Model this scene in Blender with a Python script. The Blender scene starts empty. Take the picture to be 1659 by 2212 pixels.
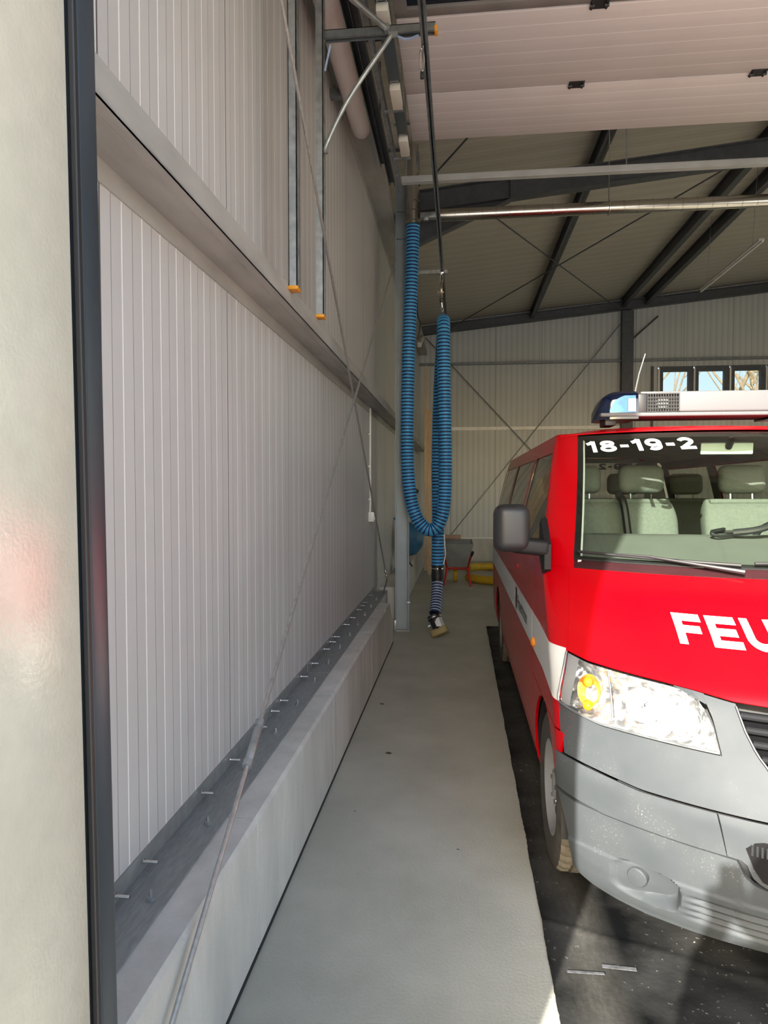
import bpy, bmesh, math, random
from mathutils import Vector, Matrix, noise
random.seed(7)
SC = bpy.context.scene
COL = SC.collection
PI = math.pi
V = Vector

# ------------------------------------------------------------------ materials
def nodes(name):
    m = bpy.data.materials.new(name); m.use_nodes = True
    nt = m.node_tree
    for n in list(nt.nodes): nt.nodes.remove(n)
    out = nt.nodes.new('ShaderNodeOutputMaterial')
    b = nt.nodes.new('ShaderNodeBsdfPrincipled')
    nt.links.new(b.outputs[0], out.inputs[0])
    return m, nt, b, out
def N(nt, t, **kw):
    n = nt.nodes.new(t)
    for k, v in kw.items():
        if k.startswith('i_'):
            n.inputs[int(k[2:]) if k[2:].isdigit() else k[2:]].default_value = v
        else: setattr(n, k, v)
    return n
def rgba(c): return (c[0], c[1], c[2], 1.0)
def mul(c, f): return tuple(min(1, max(0, x*f)) for x in c)
def ramp(nt, src, stops):
    r = N(nt, 'ShaderNodeValToRGB')
    els = r.color_ramp.elements
    while len(els) < len(stops): els.new(0.5)
    for e, (p, c) in zip(els, stops):
        e.position = p; e.color = rgba(c) if len(c) == 3 else c
    nt.links.new(src, r.inputs[0]); return r
def mathn(nt, op, a, b=None, c=None):
    n = N(nt, 'ShaderNodeMath', operation=op)
    for i, x in enumerate((a, b, c)):
        if x is None: continue
        if isinstance(x, (int, float)): n.inputs[i].default_value = x
        else: nt.links.new(x, n.inputs[i])
    return n.outputs[0]
def mixc(nt, fac, a, b):
    n = N(nt, 'ShaderNodeMix', data_type='RGBA')
    for i, x in ((0, fac), (6, a), (7, b)):
        if isinstance(x, (int, float)): n.inputs[i].default_value = x
        elif isinstance(x, tuple): n.inputs[i].default_value = rgba(x)
        else: nt.links.new(x, n.inputs[i])
    return n.outputs[2]
def mat(name, c, rough=.5, metal=0., var=.12, scale=6., bump=0., bscale=60., coat=0., stretch=(1,1,1), spec=.5):
    m, nt, b, out = nodes(name)
    tc = N(nt, 'ShaderNodeNewGeometry')
    mp = N(nt, 'ShaderNodeMapping'); mp.inputs['Scale'].default_value = stretch
    nt.links.new(tc.outputs['Position'], mp.inputs[0])
    nz = N(nt, 'ShaderNodeTexNoise'); nz.inputs['Scale'].default_value = scale; nz.inputs['Detail'].default_value = 5
    nt.links.new(mp.outputs[0], nz.inputs[0])
    r = ramp(nt, nz.outputs[0], [(.3, mul(c, 1-var)), (.7, mul(c, 1+var))])
    nt.links.new(r.outputs[0], b.inputs['Base Color'])
    b.inputs['Roughness'].default_value = rough; b.inputs['Metallic'].default_value = metal
    b.inputs['Coat Weight'].default_value = coat; b.inputs['Coat Roughness'].default_value = .04
    b.inputs['Specular IOR Level'].default_value = spec
    if bump:
        n2 = N(nt, 'ShaderNodeTexNoise'); n2.inputs['Scale'].default_value = bscale; n2.inputs['Detail'].default_value = 4
        nt.links.new(mp.outputs[0], n2.inputs[0])
        bp = N(nt, 'ShaderNodeBump'); bp.inputs['Strength'].default_value = bump; bp.inputs['Distance'].default_value = .01
        nt.links.new(n2.outputs[0], bp.inputs['Height']); nt.links.new(bp.outputs[0], b.inputs['Normal'])
    return m
def glassy(name, tint, ior=1.45, fac=None, rough=0., add=0.):
    m, nt, b, out = nodes(name); nt.nodes.remove(b)
    t = N(nt, 'ShaderNodeBsdfTransparent'); t.inputs[0].default_value = rgba(tint)
    g = N(nt, 'ShaderNodeBsdfGlossy'); g.inputs['Roughness'].default_value = rough
    mx = N(nt, 'ShaderNodeMixShader')
    if fac is None:
        fr = N(nt, 'ShaderNodeFresnel'); fr.inputs[0].default_value = ior
        geo = N(nt, 'ShaderNodeNewGeometry')
        # same reflectance from both sides of the thin sheet
        nm = N(nt, 'ShaderNodeMix', data_type='VECTOR')
        inv = N(nt, 'ShaderNodeVectorMath', operation='SCALE'); inv.inputs['Scale'].default_value = -1
        nt.links.new(geo.outputs['Normal'], inv.inputs[0])
        f = mathn(nt, 'ADD', fr.outputs[0], add)
        fb = mathn(nt, 'MULTIPLY', geo.outputs['Backfacing'], 1.0)
        f2 = mathn(nt, 'MULTIPLY', f, mathn(nt, 'SUBTRACT', 1.0, fb))
        f3 = mathn(nt, 'ADD', f2, mathn(nt, 'MULTIPLY', fb, .06))
        nt.links.new(f3, mx.inputs[0])
    else: mx.inputs[0].default_value = fac
    nt.links.new(t.outputs[0], mx.inputs[1]); nt.links.new(g.outputs[0], mx.inputs[2])
    nt.links.new(mx.outputs[0], out.inputs[0])
    return m
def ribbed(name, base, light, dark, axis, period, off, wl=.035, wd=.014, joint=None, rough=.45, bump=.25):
    """profiled steel sheet: a painted highlight per bead and a fine dark crease per period along one axis"""
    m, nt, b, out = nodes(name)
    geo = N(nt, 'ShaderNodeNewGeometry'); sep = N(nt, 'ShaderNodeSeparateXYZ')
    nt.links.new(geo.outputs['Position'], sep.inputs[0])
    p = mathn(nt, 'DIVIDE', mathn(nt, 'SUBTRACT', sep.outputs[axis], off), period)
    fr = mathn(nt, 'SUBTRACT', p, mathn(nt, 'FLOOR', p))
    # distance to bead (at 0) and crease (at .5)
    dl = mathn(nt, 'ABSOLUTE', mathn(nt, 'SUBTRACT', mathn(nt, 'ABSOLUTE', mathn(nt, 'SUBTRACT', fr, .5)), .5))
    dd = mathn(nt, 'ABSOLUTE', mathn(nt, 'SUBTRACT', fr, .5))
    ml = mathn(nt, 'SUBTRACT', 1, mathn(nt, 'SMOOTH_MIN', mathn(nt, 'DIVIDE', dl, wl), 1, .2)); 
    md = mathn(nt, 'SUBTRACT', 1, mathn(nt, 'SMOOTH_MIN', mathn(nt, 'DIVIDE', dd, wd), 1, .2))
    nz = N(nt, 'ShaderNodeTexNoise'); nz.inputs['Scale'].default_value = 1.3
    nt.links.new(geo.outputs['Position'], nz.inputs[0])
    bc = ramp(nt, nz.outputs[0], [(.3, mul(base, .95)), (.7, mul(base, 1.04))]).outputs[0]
    # alternate halves a little darker, painting in the shading beside the bead
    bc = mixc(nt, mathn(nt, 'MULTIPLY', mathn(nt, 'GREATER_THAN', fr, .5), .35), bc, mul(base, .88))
    c = mixc(nt, ml, bc, light); c = mixc(nt, md, c, dark)  # highlight on each bead is put into the colour
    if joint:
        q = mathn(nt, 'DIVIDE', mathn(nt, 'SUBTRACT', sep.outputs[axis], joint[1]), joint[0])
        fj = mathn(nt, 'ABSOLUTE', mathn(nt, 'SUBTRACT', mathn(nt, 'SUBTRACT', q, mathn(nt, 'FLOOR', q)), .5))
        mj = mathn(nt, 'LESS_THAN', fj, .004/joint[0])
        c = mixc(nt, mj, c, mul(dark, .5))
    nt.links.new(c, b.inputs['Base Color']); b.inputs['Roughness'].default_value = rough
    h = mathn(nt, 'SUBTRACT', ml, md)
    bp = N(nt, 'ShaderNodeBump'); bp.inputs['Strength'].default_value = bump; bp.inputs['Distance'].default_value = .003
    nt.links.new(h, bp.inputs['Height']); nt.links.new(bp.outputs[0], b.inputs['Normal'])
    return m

M = {}
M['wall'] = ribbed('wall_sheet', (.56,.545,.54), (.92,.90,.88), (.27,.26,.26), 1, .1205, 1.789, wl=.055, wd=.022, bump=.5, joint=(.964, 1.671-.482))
M['wall_rear'] = ribbed('rear_sheet', (.56,.58,.57), (.62,.64,.63), (.40,.41,.41), 0, .12, 0., wl=.1, wd=.1, joint=(1.0, .3))
M['roof'] = ribbed('roof_sheet', (.46,.43,.37), (.52,.49,.43), (.38,.35,.30), 1, .25, 0., wl=.1, wd=.06)
M['wall_plain'] = mat('plain_wall_sheet', (.55,.54,.52), .5)
M['gatepanel'] = ribbed('gate_panel', (.62,.57,.56), (.86,.82,.80), (.62,.57,.56), 1, .1222, 5.287, wl=.035, wd=.001, rough=.5, bump=.1)
M['reveal'] = mat('reveal_coating', (.52,.495,.415), .20, var=.04, spec=.8, scale=40, bump=.05, bscale=220)
M['jambtrim'] = mat('jamb_trim', (.028,.036,.046), .36, var=.1)
M['black'] = mat('black_rubber', (.012,.012,.013), .55, var=.2)
M['plastic_black'] = mat('black_plastic', (.016,.016,.018), .45, var=.15)
M['mirror_grey'] = mat('mirror_shell', (.016,.016,.018), .45, var=.08, bump=.08, bscale=400)
M['galv'] = mat('galvanised_steel', (.36,.38,.39), .42, .75, .22, 22, bump=.03)
M['galv_dark'] = mat('dull_galvanised_steel', (.20,.215,.225), .5, .6, .2, 18)
M['galv_col'] = mat('column_galvanised', (.34,.385,.42), .55, .25, .07, 8)
M['girt'] = mat('girt_zinc', (.40,.39,.37), .55, .15, .16, 9, stretch=(1,.3,1))
M['rail_zinc'] = mat('rail_zinc', (.27,.285,.285), .5, .3, .15, 20, stretch=(6,1,1))
M['darksteel'] = mat('dark_steel', (.085,.09,.10), .5, .35, .15, 12)
M['rodsteel'] = mat('rod_steel', (.42,.42,.41), .4, .7, .15, 60)
M['chrome'] = mat('chrome', (.75,.75,.74), .12, 1., .03)
M['stainless'] = mat('stainless_pipe', (.50,.47,.43), .2, 1., .06)
M['whitepl'] = mat('white_plastic', (.75,.75,.73), .4, var=.04)
M['cream'] = mat('cream_block', (.66,.63,.55), .5, var=.05)
M['tube'] = mat('tube_lamp_cover', (.60,.55,.53), .35, var=.03)
M['orange'] = mat('orange_cap', (.75,.30,.02), .45)
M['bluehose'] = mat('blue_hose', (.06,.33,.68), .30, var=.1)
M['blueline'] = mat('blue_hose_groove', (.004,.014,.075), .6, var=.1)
M['blue_dark'] = mat('blue_black_hose', (.018,.022,.07), .4)
M['blueband'] = mat('pale_blue_hose_rib', (.34,.44,.66), .4)
M['wood'] = mat('pine', (.62,.46,.30), .6, var=.2, scale=14, stretch=(6,6,.5))
M['brass'] = mat('yellowed_seal', (.28,.22,.09), .6, var=.25)
M['redpaint'] = mat('fire_red', (.40,.0004,.004), .26, var=.02, coat=.10, spec=.25)
M['redframe'] = mat('red_frame', (.42,.02,.02), .45)
M['stripe'] = mat('reflective_white', (.62,.64,.64), .35, var=.03)
M['white'] = mat('white_lettering', (.92,.92,.92), .4, var=.02)
M['darkletter'] = mat('dark_lettering', (.03,.03,.035), .5)
M['glass'] = glassy('windscreen_glass', (.74,.81,.74))
M['sideglass'] = glassy('side_window_glass', (.42,.44,.42), add=.12)
M['rearglass'] = glassy('pane', (.46,.47,.48), fac=.05)
M['clearpane'] = glassy('clear_pane', (.92,.94,.93), fac=.05)
M['lens'] = glassy('headlight_lens', (.96,.97,.97), 1.4)
M['hl_chrome'] = mat('headlight_reflector', (.90,.90,.90), .10, 1., .02)
M['amber'] = mat('amber_lens', (.85,.26,.01), .15, var=.2, scale=60)
M['ambermirror'] = mat('amber_bulb_reflector', (.95,.50,.10), .2, .6)
M['seat'] = mat('seat_fabric', (.115,.128,.11), .85, var=.1, scale=70, bump=.1, bscale=300)
M['dash'] = mat('dashboard_plastic', (.13,.14,.125), .6, var=.06, bump=.1, bscale=300)
M['lining'] = mat('cabin_lining', (.30,.31,.28), .7)
M['cabin_dark'] = mat('cabin_shadow', (.05,.05,.05), .8)
M['rim'] = mat('steel_wheel', (.42,.43,.44), .38, .6, .1)
M['bluelens'] = mat('blue_beacon_lens', (.0012,.005,.024), .12, var=.1, coat=.4)
M['bluebright'] = mat('blue_reflector', (.03,.15,.55), .2, .3, .3, 20)
M['barwhite'] = mat('light_bar_white', (.115,.12,.128), .5, var=.02, spec=.2)
M['traygrey'] = mat('grey_tray', (.26,.28,.29), .55, var=.12)
M['yellow'] = mat('yellow_hose', (.56,.36,.02), .5, var=.2)
M['brick'] = mat('pinkish_brick', (.42,.27,.21), .85, var=.15, bump=.2)
M['bluebag'] = mat('blue_plastic', (.03,.14,.28), .5, var=.3, bump=.4, bscale=30)
M['bark'] = mat('pale_bark', (.50,.40,.26), .9, var=.2)
M['leaf'] = mat('dry_leaf', (.10,.06,.03), .8)
M['skin'] = mat('skin', (.55,.36,.27), .55)
M['jacket'] = mat('navy_jacket', (.02,.025,.05), .8)
M['trousers'] = mat('dark_trousers', (.03,.03,.035), .8)
M['hair'] = mat('brown_hair', (.06,.035,.02), .7)
M['tapegrey'] = mat('dusty_tape', (.085,.088,.092), .6, var=.45, scale=60)
M['number_black'] = mat('dark_glass', (.01,.012,.018), .1)

def concrete(name, c1, c2, streak=False, rough=.75):
    m, nt, b, out = nodes(name)
    geo = N(nt, 'ShaderNodeNewGeometry'); mp = N(nt, 'ShaderNodeMapping')
    mp.inputs['Scale'].default_value = (1, 1, .25) if streak else (1, 1, 1)
    nt.links.new(geo.outputs['Position'], mp.inputs[0])
    a = N(nt, 'ShaderNodeTexNoise'); a.inputs['Scale'].default_value = 2.2 if not streak else 5; a.inputs['Detail'].default_value = 8; a.inputs['Roughness'].default_value = .62
    f = N(nt, 'ShaderNodeTexNoise'); f.inputs['Scale'].default_value = 90; f.inputs['Detail'].default_value = 3
    d = N(nt, 'ShaderNodeTexNoise'); d.inputs['Scale'].default_value = .9; d.inputs['Detail'].default_value = 4
    nt.links.new(mp.outputs[0], a.inputs[0]); nt.links.new(geo.outputs['Position'], f.inputs[0]); nt.links.new(mp.outputs[0], d.inputs[0])
    r = ramp(nt, a.outputs[0], [(.3, c1), (.68, c2)])
    c = mixc(nt, mathn(nt, 'MULTIPLY', f.outputs[0], .25), r.outputs[0], mul(c1, .8))
    r2 = ramp(nt, d.outputs[0], [(.5, (1,1,1)), (.72, (.86,.85,.82))])
    mm = N(nt, 'ShaderNodeMix', data_type='RGBA', blend_type='MULTIPLY'); mm.inputs[0].default_value = 1
    nt.links.new(c, mm.inputs[6]); nt.links.new(r2.outputs[0], mm.inputs[7])
    nt.links.new(mm.outputs[2], b.inputs['Base Color']); b.inputs['Roughness'].default_value = rough
    bp = N(nt, 'ShaderNodeBump'); bp.inputs['Strength'].default_value = .25; bp.inputs['Distance'].default_value = .006
    nt.links.new(f.outputs[0], bp.inputs['Height']); nt.links.new(bp.outputs[0], b.inputs['Normal'])
    return m
M['floor'] = concrete('screed_floor', (.375,.372,.315), (.485,.48,.415), rough=.55)
M['upstand'] = concrete('cast_concrete', (.46,.455,.43), (.66,.64,.60), streak=True, rough=.85)
M['yard'] = concrete('yard_paving', (.46,.45,.42), (.58,.57,.53))
def matmat():
    m, nt, b, out = nodes('black_floor_sheet')
    geo = N(nt, 'ShaderNodeNewGeometry')
    a = N(nt, 'ShaderNodeTexNoise'); a.inputs['Scale'].default_value = 3; a.inputs['Detail'].default_value = 8
    s = N(nt, 'ShaderNodeTexNoise'); s.inputs['Scale'].default_value = 55; s.inputs['Detail'].default_value = 3
    nt.links.new(geo.outputs['Position'], a.inputs[0]); nt.links.new(geo.outputs['Position'], s.inputs[0])
    base = ramp(nt, a.outputs[0], [(.36, (.004,.0045,.005)), (.70, (.050,.050,.047))]).outputs[0]
    sp = ramp(nt, s.outputs[0], [(.66, (0,0,0)), (.73, (1,1,1))]).outputs[0]
    clus = ramp(nt, a.outputs[0], [(.42, (0,0,0)), (.62, (1,1,1))]).outputs[0]
    f = mathn(nt, 'MULTIPLY', mathn(nt, 'MULTIPLY', sp, clus), .8)
    c = mixc(nt, f, base, (.42,.40,.34))
    # dusty tyre lane along the left border
    sep = N(nt, 'ShaderNodeSeparateXYZ'); nt.links.new(geo.outputs['Position'], sep.inputs[0])
    dx = mathn(nt, 'ABSOLUTE', mathn(nt, 'SUBTRACT', sep.outputs[0], .44))
    lane = mathn(nt, 'SUBTRACT', 1, mathn(nt, 'MINIMUM', mathn(nt, 'DIVIDE', dx, .13), 1))
    wm = N(nt, 'ShaderNodeMapping'); wm.inputs['Scale'].default_value = (4, 1, 1); nt.links.new(geo.outputs['Position'], wm.inputs[0])
    w = N(nt, 'ShaderNodeTexNoise'); w.inputs['Scale'].default_value = 14; w.inputs['Detail'].default_value = 9; w.inputs['Roughness'].default_value = .75
    nt.links.new(wm.outputs[0], w.inputs[0])
    lf = mathn(nt, 'MULTIPLY', mathn(nt, 'MULTIPLY', lane, w.outputs[0]), 1.1)
    c = mixc(nt, mathn(nt, 'MULTIPLY', lf, .75), c, (.13,.125,.11))
    nt.links.new(c, b.inputs['Base Color']); b.inputs['Roughness'].default_value = .6; b.inputs['Specular IOR Level'].default_value = .08
    bp = N(nt, 'ShaderNodeBump'); bp.inputs['Strength'].default_value = .35; bp.inputs['Distance'].default_value = .004
    nt.links.new(s.outputs[0], bp.inputs['Height']); nt.links.new(bp.outputs[0], b.inputs['Normal'])
    return m
M['mat'] = matmat()
def bumpermat():
    m, nt, b, out = nodes('grey_bumper_plastic')
    geo = N(nt, 'ShaderNodeNewGeometry')
    a = N(nt, 'ShaderNodeTexNoise'); a.inputs['Scale'].default_value = 5; a.inputs['Detail'].default_value = 7
    s = N(nt, 'ShaderNodeTexNoise'); s.inputs['Scale'].default_value = 160; s.inputs['Detail'].default_value = 2
    nt.links.new(geo.outputs['Position'], a.inputs[0]); nt.links.new(geo.outputs['Position'], s.inputs[0])
    base = ramp(nt, a.outputs[0], [(.3, (.046,.053,.059)), (.7, (.064,.071,.076))]).outputs[0]
    sp = ramp(nt, s.outputs[0], [(.62, (0,0,0)), (.75, (1,1,1))]).outputs[0]
    cl = ramp(nt, a.outputs[0], [(.5, (0,0,0)), (.7, (1,1,1))]).outputs[0]
    c = mixc(nt, mathn(nt, 'MULTIPLY', mathn(nt, 'MULTIPLY', sp, cl), .35), base, (.40,.38,.33))
    nt.links.new(c, b.inputs['Base Color']); b.inputs['Roughness'].default_value = .52; b.inputs['Specular IOR Level'].default_value = .13
    return m
M['bumper'] = bumpermat()
M['tyre'] = mat('tyre_rubber', (.055,.05,.042), .8, var=.3, scale=25)
M['tyre_tread'] = mat('dusty_tread', (.17,.15,.115), .85, var=.25, scale=40)

# ------------------------------------------------------------------ mesh builder
class MB:
    def __init__(s): s.v = []; s.f = []; s.mi = []
    def add(s, vs, fs, mi=0):
        o = len(s.v); s.v += [tuple(v) for v in vs]; s.f += [tuple(i+o for i in f) for f in fs]; s.mi += [mi]*len(fs); return s
    def bm(s, bm, mat4=None, mi=0):
        if mat4 is not None: bmesh.ops.transform(bm, matrix=mat4, verts=bm.verts)
        bm.verts.index_update()
        s.add([v.co[:] for v in bm.verts], [[v.index for v in f.verts] for f in bm.faces], mi); bm.free(); return s
    def box(s, c, size, rot=None, bev=0., seg=2, mi=0):
        b = bmesh.new(); bmesh.ops.create_cube(b, size=1)
        bmesh.ops.scale(b, vec=size, verts=b.verts)
        if bev: bmesh.ops.bevel(b, geom=b.edges[:], offset=min(bev, min(size)*.49), segments=seg, profile=.5, affect='EDGES')
        m = Matrix.Translation(c)
        if rot is not None: m = m @ (rot if isinstance(rot, Matrix) else __import__('mathutils').Euler(rot).to_matrix().to_4x4())
        return s.bm(b, m, mi)
    def bb(s, x0, x1, y0, y1, z0, z1, bev=0., mi=0, seg=2):
        return s.box(((x0+x1)/2, (y0+y1)/2, (z0+z1)/2), (abs(x1-x0), abs(y1-y0), abs(z1-z0)), None, bev, seg, mi)
    def tube(s, pts, r, n=12, cap=True, mi=0, closed=False):
        pts = [V(p) for p in pts]; k = len(pts)
        rs = r if isinstance(r, (list, tuple)) else [r]*k
        rings = []; up = None
        for i, p in enumerate(pts):
            if closed: t = (pts[(i+1) % k]-pts[i-1])
            else: t = (pts[min(i+1, k-1)]-pts[max(i-1, 0)])
            t.normalize()
            if up is None:
                up = V((0,0,1)) if abs(t.z) < .9 else V((1,0,0))
                up = (up - t*up.dot(t)).normalized()
            else: up = (up - t*up.dot(t)).normalized()
            sd = t.cross(up)
            rings.append([p + (up*math.cos(2*PI*j/n)+sd*math.sin(2*PI*j/n))*rs[i] for j in range(n)])
        vs = [v for r_ in rings for v in r_]; fs = []
        for i in range(k if closed else k-1):
            a, b = i*n, ((i+1) % k)*n
            for j in range(n): fs.append((a+j, a+(j+1) % n, b+(j+1) % n, b+j))
        if cap and not closed: fs += [tuple(range(n))[::-1], tuple((k-1)*n+j for j in range(n))]
        return s.add(vs, fs, mi)
    def lathe(s, prof, c, axis='x', n=48, mi=0, mod=None, closed=False):
        vs = []; fs = []; k = len(prof)
        for j in range(n):
            a = 2*PI*j/n
            for i, (d, r) in enumerate(prof):
                rr = r + (mod(i, j) if mod else 0)
                if axis == 'x': p = (d, rr*math.cos(a), rr*math.sin(a))
                elif axis == 'y': p = (rr*math.cos(a), d, rr*math.sin(a))
                else: p = (rr*math.cos(a), rr*math.sin(a), d)
                vs.append((p[0]+c[0], p[1]+c[1], p[2]+c[2]))
        for j in range(n):
            b = ((j+1) % n)*k
            for i in range(k if closed else k-1):
                i2 = (i+1) % k
                fs.append((j*k+i, j*k+i2, b+i2, b+i))
        return s.add(vs, fs, mi)
    def prism(s, poly, d0, d1, axis='y', mi=0):
        """extrude a 2D polygon between d0 and d1 along an axis"""
        n = len(poly)
        def P(p, d):
            return {'x': (d, p[0], p[1]), 'y': (p[0], d, p[1]), 'z': (p[0], p[1], d)}[axis]
        vs = [P(p, d0) for p in poly]+[P(p, d1) for p in poly]
        fs = [(i, (i+1) % n, n+(i+1) % n, n+i) for i in range(n)]
        fs += [tuple(range(n))[::-1], tuple(range(n, 2*n))]
        return s.add(vs, fs, mi)
    def grid(s, f, nu, nv, mi=0, flange=0.):
        P = [[V(f(i/nu, j/nv)) for j in range(nv+1)] for i in range(nu+1)]
        vs = [p for row in P for p in row]; w = nv+1
        fs = [(i*w+j, (i+1)*w+j, (i+1)*w+j+1, i*w+j+1) for i in range(nu) for j in range(nv)]
        if flange:
            cen = V((CENTRE[0], CENTRE[1], CENTRE[2]))
            border = [(i, 0) for i in range(nu)]+[(nu, j) for j in range(nv)]+[(i, nv) for i in range(nu, 0, -1)]+[(0, j) for j in range(nv, 0, -1)]
            o = len(vs)
            for (i, j) in border:
                du = P[min(i+1, nu)][j]-P[max(i-1, 0)][j]; dv = P[i][min(j+1, nv)]-P[i][max(j-1, 0)]
                nrm = du.cross(dv)
                if nrm.length > 1e-12: nrm.normalize()
                if nrm.dot(P[i][j]-cen) < 0: nrm = -nrm
                vs.append(P[i][j]-nrm*flange)
            m = len(border)
            for k in range(m):
                a = border[k]; b = border[(k+1) % m]
                fs.append((a[0]*w+a[1], b[0]*w+b[1], o+(k+1) % m, o+k))
        return s.add(vs, fs, mi)
    def build(s, name, m, parent=None, ang=35, origin=None, fixn=True):
        off = V((0,0,0)); p = parent
        while p is not None: off += p.location; p = p.parent
        loc = V((0,0,0))
        if parent is None:
            if origin is None:
                xs = [v[0] for v in s.v]; ys = [v[1] for v in s.v]; zs = [v[2] for v in s.v]
                origin = ((min(xs)+max(xs))/2, (min(ys)+max(ys))/2, min(zs))
            loc = V(origin)
        me = bpy.data.meshes.new(name)
        me.from_pydata([tuple(V(v)-off-loc) for v in s.v], [], s.f)
        ms = m if isinstance(m, (list, tuple)) else [m]
        for x in ms: me.materials.append(x)
        if len(ms) > 1: me.polygons.foreach_set('material_index', s.mi)
        b = bmesh.new(); b.from_mesh(me)
        if fixn: bmesh.ops.recalc_face_normals(b, faces=b.faces)
        b.to_mesh(me); b.free()
        me.polygons.foreach_set('use_smooth', [True]*len(me.polygons))
        me.set_sharp_from_angle(angle=math.radians(ang))
        o = bpy.data.objects.new(name, me); COL.objects.link(o)
        o.location = loc
        if parent is not None: o.parent = parent
        return o
CENTRE = (0,0,0)
def thing(name, label, cat, loc=(0,0,0), group=None):
    o = bpy.data.objects.new(name, None); COL.objects.link(o)
    o.location = loc; o.empty_display_size = .1
    o['label'] = label; o['category'] = cat
    if group: o['group'] = group
    return o
def tag(o, label, cat, group=None):
    o['label'] = label; o['category'] = cat
    if group: o['group'] = group
    return o
def struct(o): o['kind'] = 'structure'; return o
def copy_tree(o, parent=None):
    c = o.copy(); COL.objects.link(c)
    if parent is not None: c.parent = parent
    for ch in list(o.children): copy_tree(ch, c)
    return c
def itp(t, x):
    if x <= t[0][0]: return t[0][1]
    for (a, b), (c, d) in zip(t, t[1:]):
        if x <= c: return b+(d-b)*(x-a)/(c-a)
    return t[-1][1]
def catmull(pts, n):
    pts = [V(p) for p in pts]; P = [pts[0]*2-pts[1]]+pts+[pts[-1]*2-pts[-2]]
    out = []
    for i in range(1, len(P)-2):
        a, b, c, d = P[i-1], P[i], P[i+1], P[i+2]
        for k in range(n):
            t = k/n
            out.append(.5*((2*b)+(c-a)*t+(2*a-5*b+4*c-d)*t*t+(3*b-a-3*c+d)*t**3))
    out.append(pts[-1]); return out

# ------------------------------------------------------------------ hall shell
YR = 15.2                      # rear wall
XW = -.93                      # left wall face
XE = 11.0                      # right wall
def roofz(x): return 5.38+.1*x
struct(MB().bb(-1.2, XE, .2, YR+.2, -.2, 0).build('floor', M['floor']))
struct(MB().bb(-60, 60, -60, .2, -.25, -.005).build('ground_yard', M['yard']))
struct(MB().bb(-60, 60, YR+.2, 70, -.25, -.02).build('ground_field', mat('grass_field', (.16,.20,.07), .9, var=.3)))
struct(MB().bb(XW-.1, XW, .54, YR, 0, 5.27).build('wall_left', M['wall']))
w = MB(); w.bb(XE, XE+.1, .2, 8.5, 0, 6.47); w.bb(XE, XE+.1, 14.5, YR, 0, 6.47); w.bb(XE, XE+.1, 8.5, 14.5, 0, 1.2); w.bb(XE, XE+.1, 8.5, 14.5, 3.6, 6.47)
struct(w.build('wall_right', M['wall_plain']))
w = MB()
for y in (8.5, 10.47, 12.44, 14.42): w.bb(XE+.02, XE+.08, y, y+.08, 1.2, 3.6)
w.bb(XE+.02, XE+.08, 8.5, 14.5, 1.2, 1.26); w.bb(XE+.02, XE+.08, 8.5, 14.5, 3.54, 3.6)
wf = struct(w.build('window_5', M['darksteel']))  # unseen window band, added to brighten the back of the hall
MB().bb(XE+.045, XE+.052, 8.5, 14.5, 1.2, 3.6).build('pane', M['clearpane'], wf)
# front wall with the gate opening, and an unseen second one added for light
G1 = 3.42
w = MB()
w.bb(-1.05, -.40, .48, .56, 0, 5.3); w.bb(G1, 5.4, .48, .56, 0, 6.0); w.bb(8.3, XE, .48, .56, 0, 6.5); w.bb(5.4, 8.3, .48, .56, 2.9, 6.2); w.bb(-.40, G1, .48, .56, 4.3, 5.7)
struct(w.build('wall_front', M['wall_plain']))
# beige reveal beside the opening (the return of the front wall) and its dark seal
def lean(m):
    m.v = [(v[0], v[1]-.019*(v[2]-1.05), v[2]) for v in m.v]; return m
rv = MB(); rv.bb(-.95, -.36, .42, .612, 0, 5.0, .003); lean(rv)
fr = struct(rv.build('door_1', M['reveal']))
st = MB(); st.box((-.366, .640, 2.5), (.020, .038, 5.0), None, .007, 3); lean(st)
struct(st.build('trim_1', M['jambtrim']))
st = MB(); st.box((-.3585, .620, 2.5), (.006, .007, 5.0), None, .001, 1); lean(st)
struct(st.build('trim_2', M['black']))
# rear wall with the window band cut out
w = MB(); wx0, wx1, wz0, wz1 = 4.27, 7.22, 3.35, 4.26
w.bb(-1.05, wx0, YR, YR+.1, .5, 6.4); w.bb(wx1, XE, YR, YR+.1, .5, 7); w.bb(wx0, wx1, YR, YR+.1, .5, wz0); w.bb(wx0, wx1, YR, YR+.1, wz1, 6.6)
struct(w.build('wall_rear', M['wall_rear']))
struct(MB().bb(-1.05, XE, YR-.06, YR+.12, 0, .5, .01).build('baseboard_rear', M['upstand']))
struct(MB().bb(-.73, XE, YR-.005, YR, .5, .53).build('trim_3', M['whitepl']))
# roof sheets, single slope rising to the right
rf = MB(); rf.prism([(-1.1, roofz(-1.1)), (XE+.2, roofz(XE+.2)), (XE+.2, roofz(XE+.2)+.1), (-1.1, roofz(-1.1)+.1)], .4, YR+.3)
struct(rf.build('ceiling', M['roof']))
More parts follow.
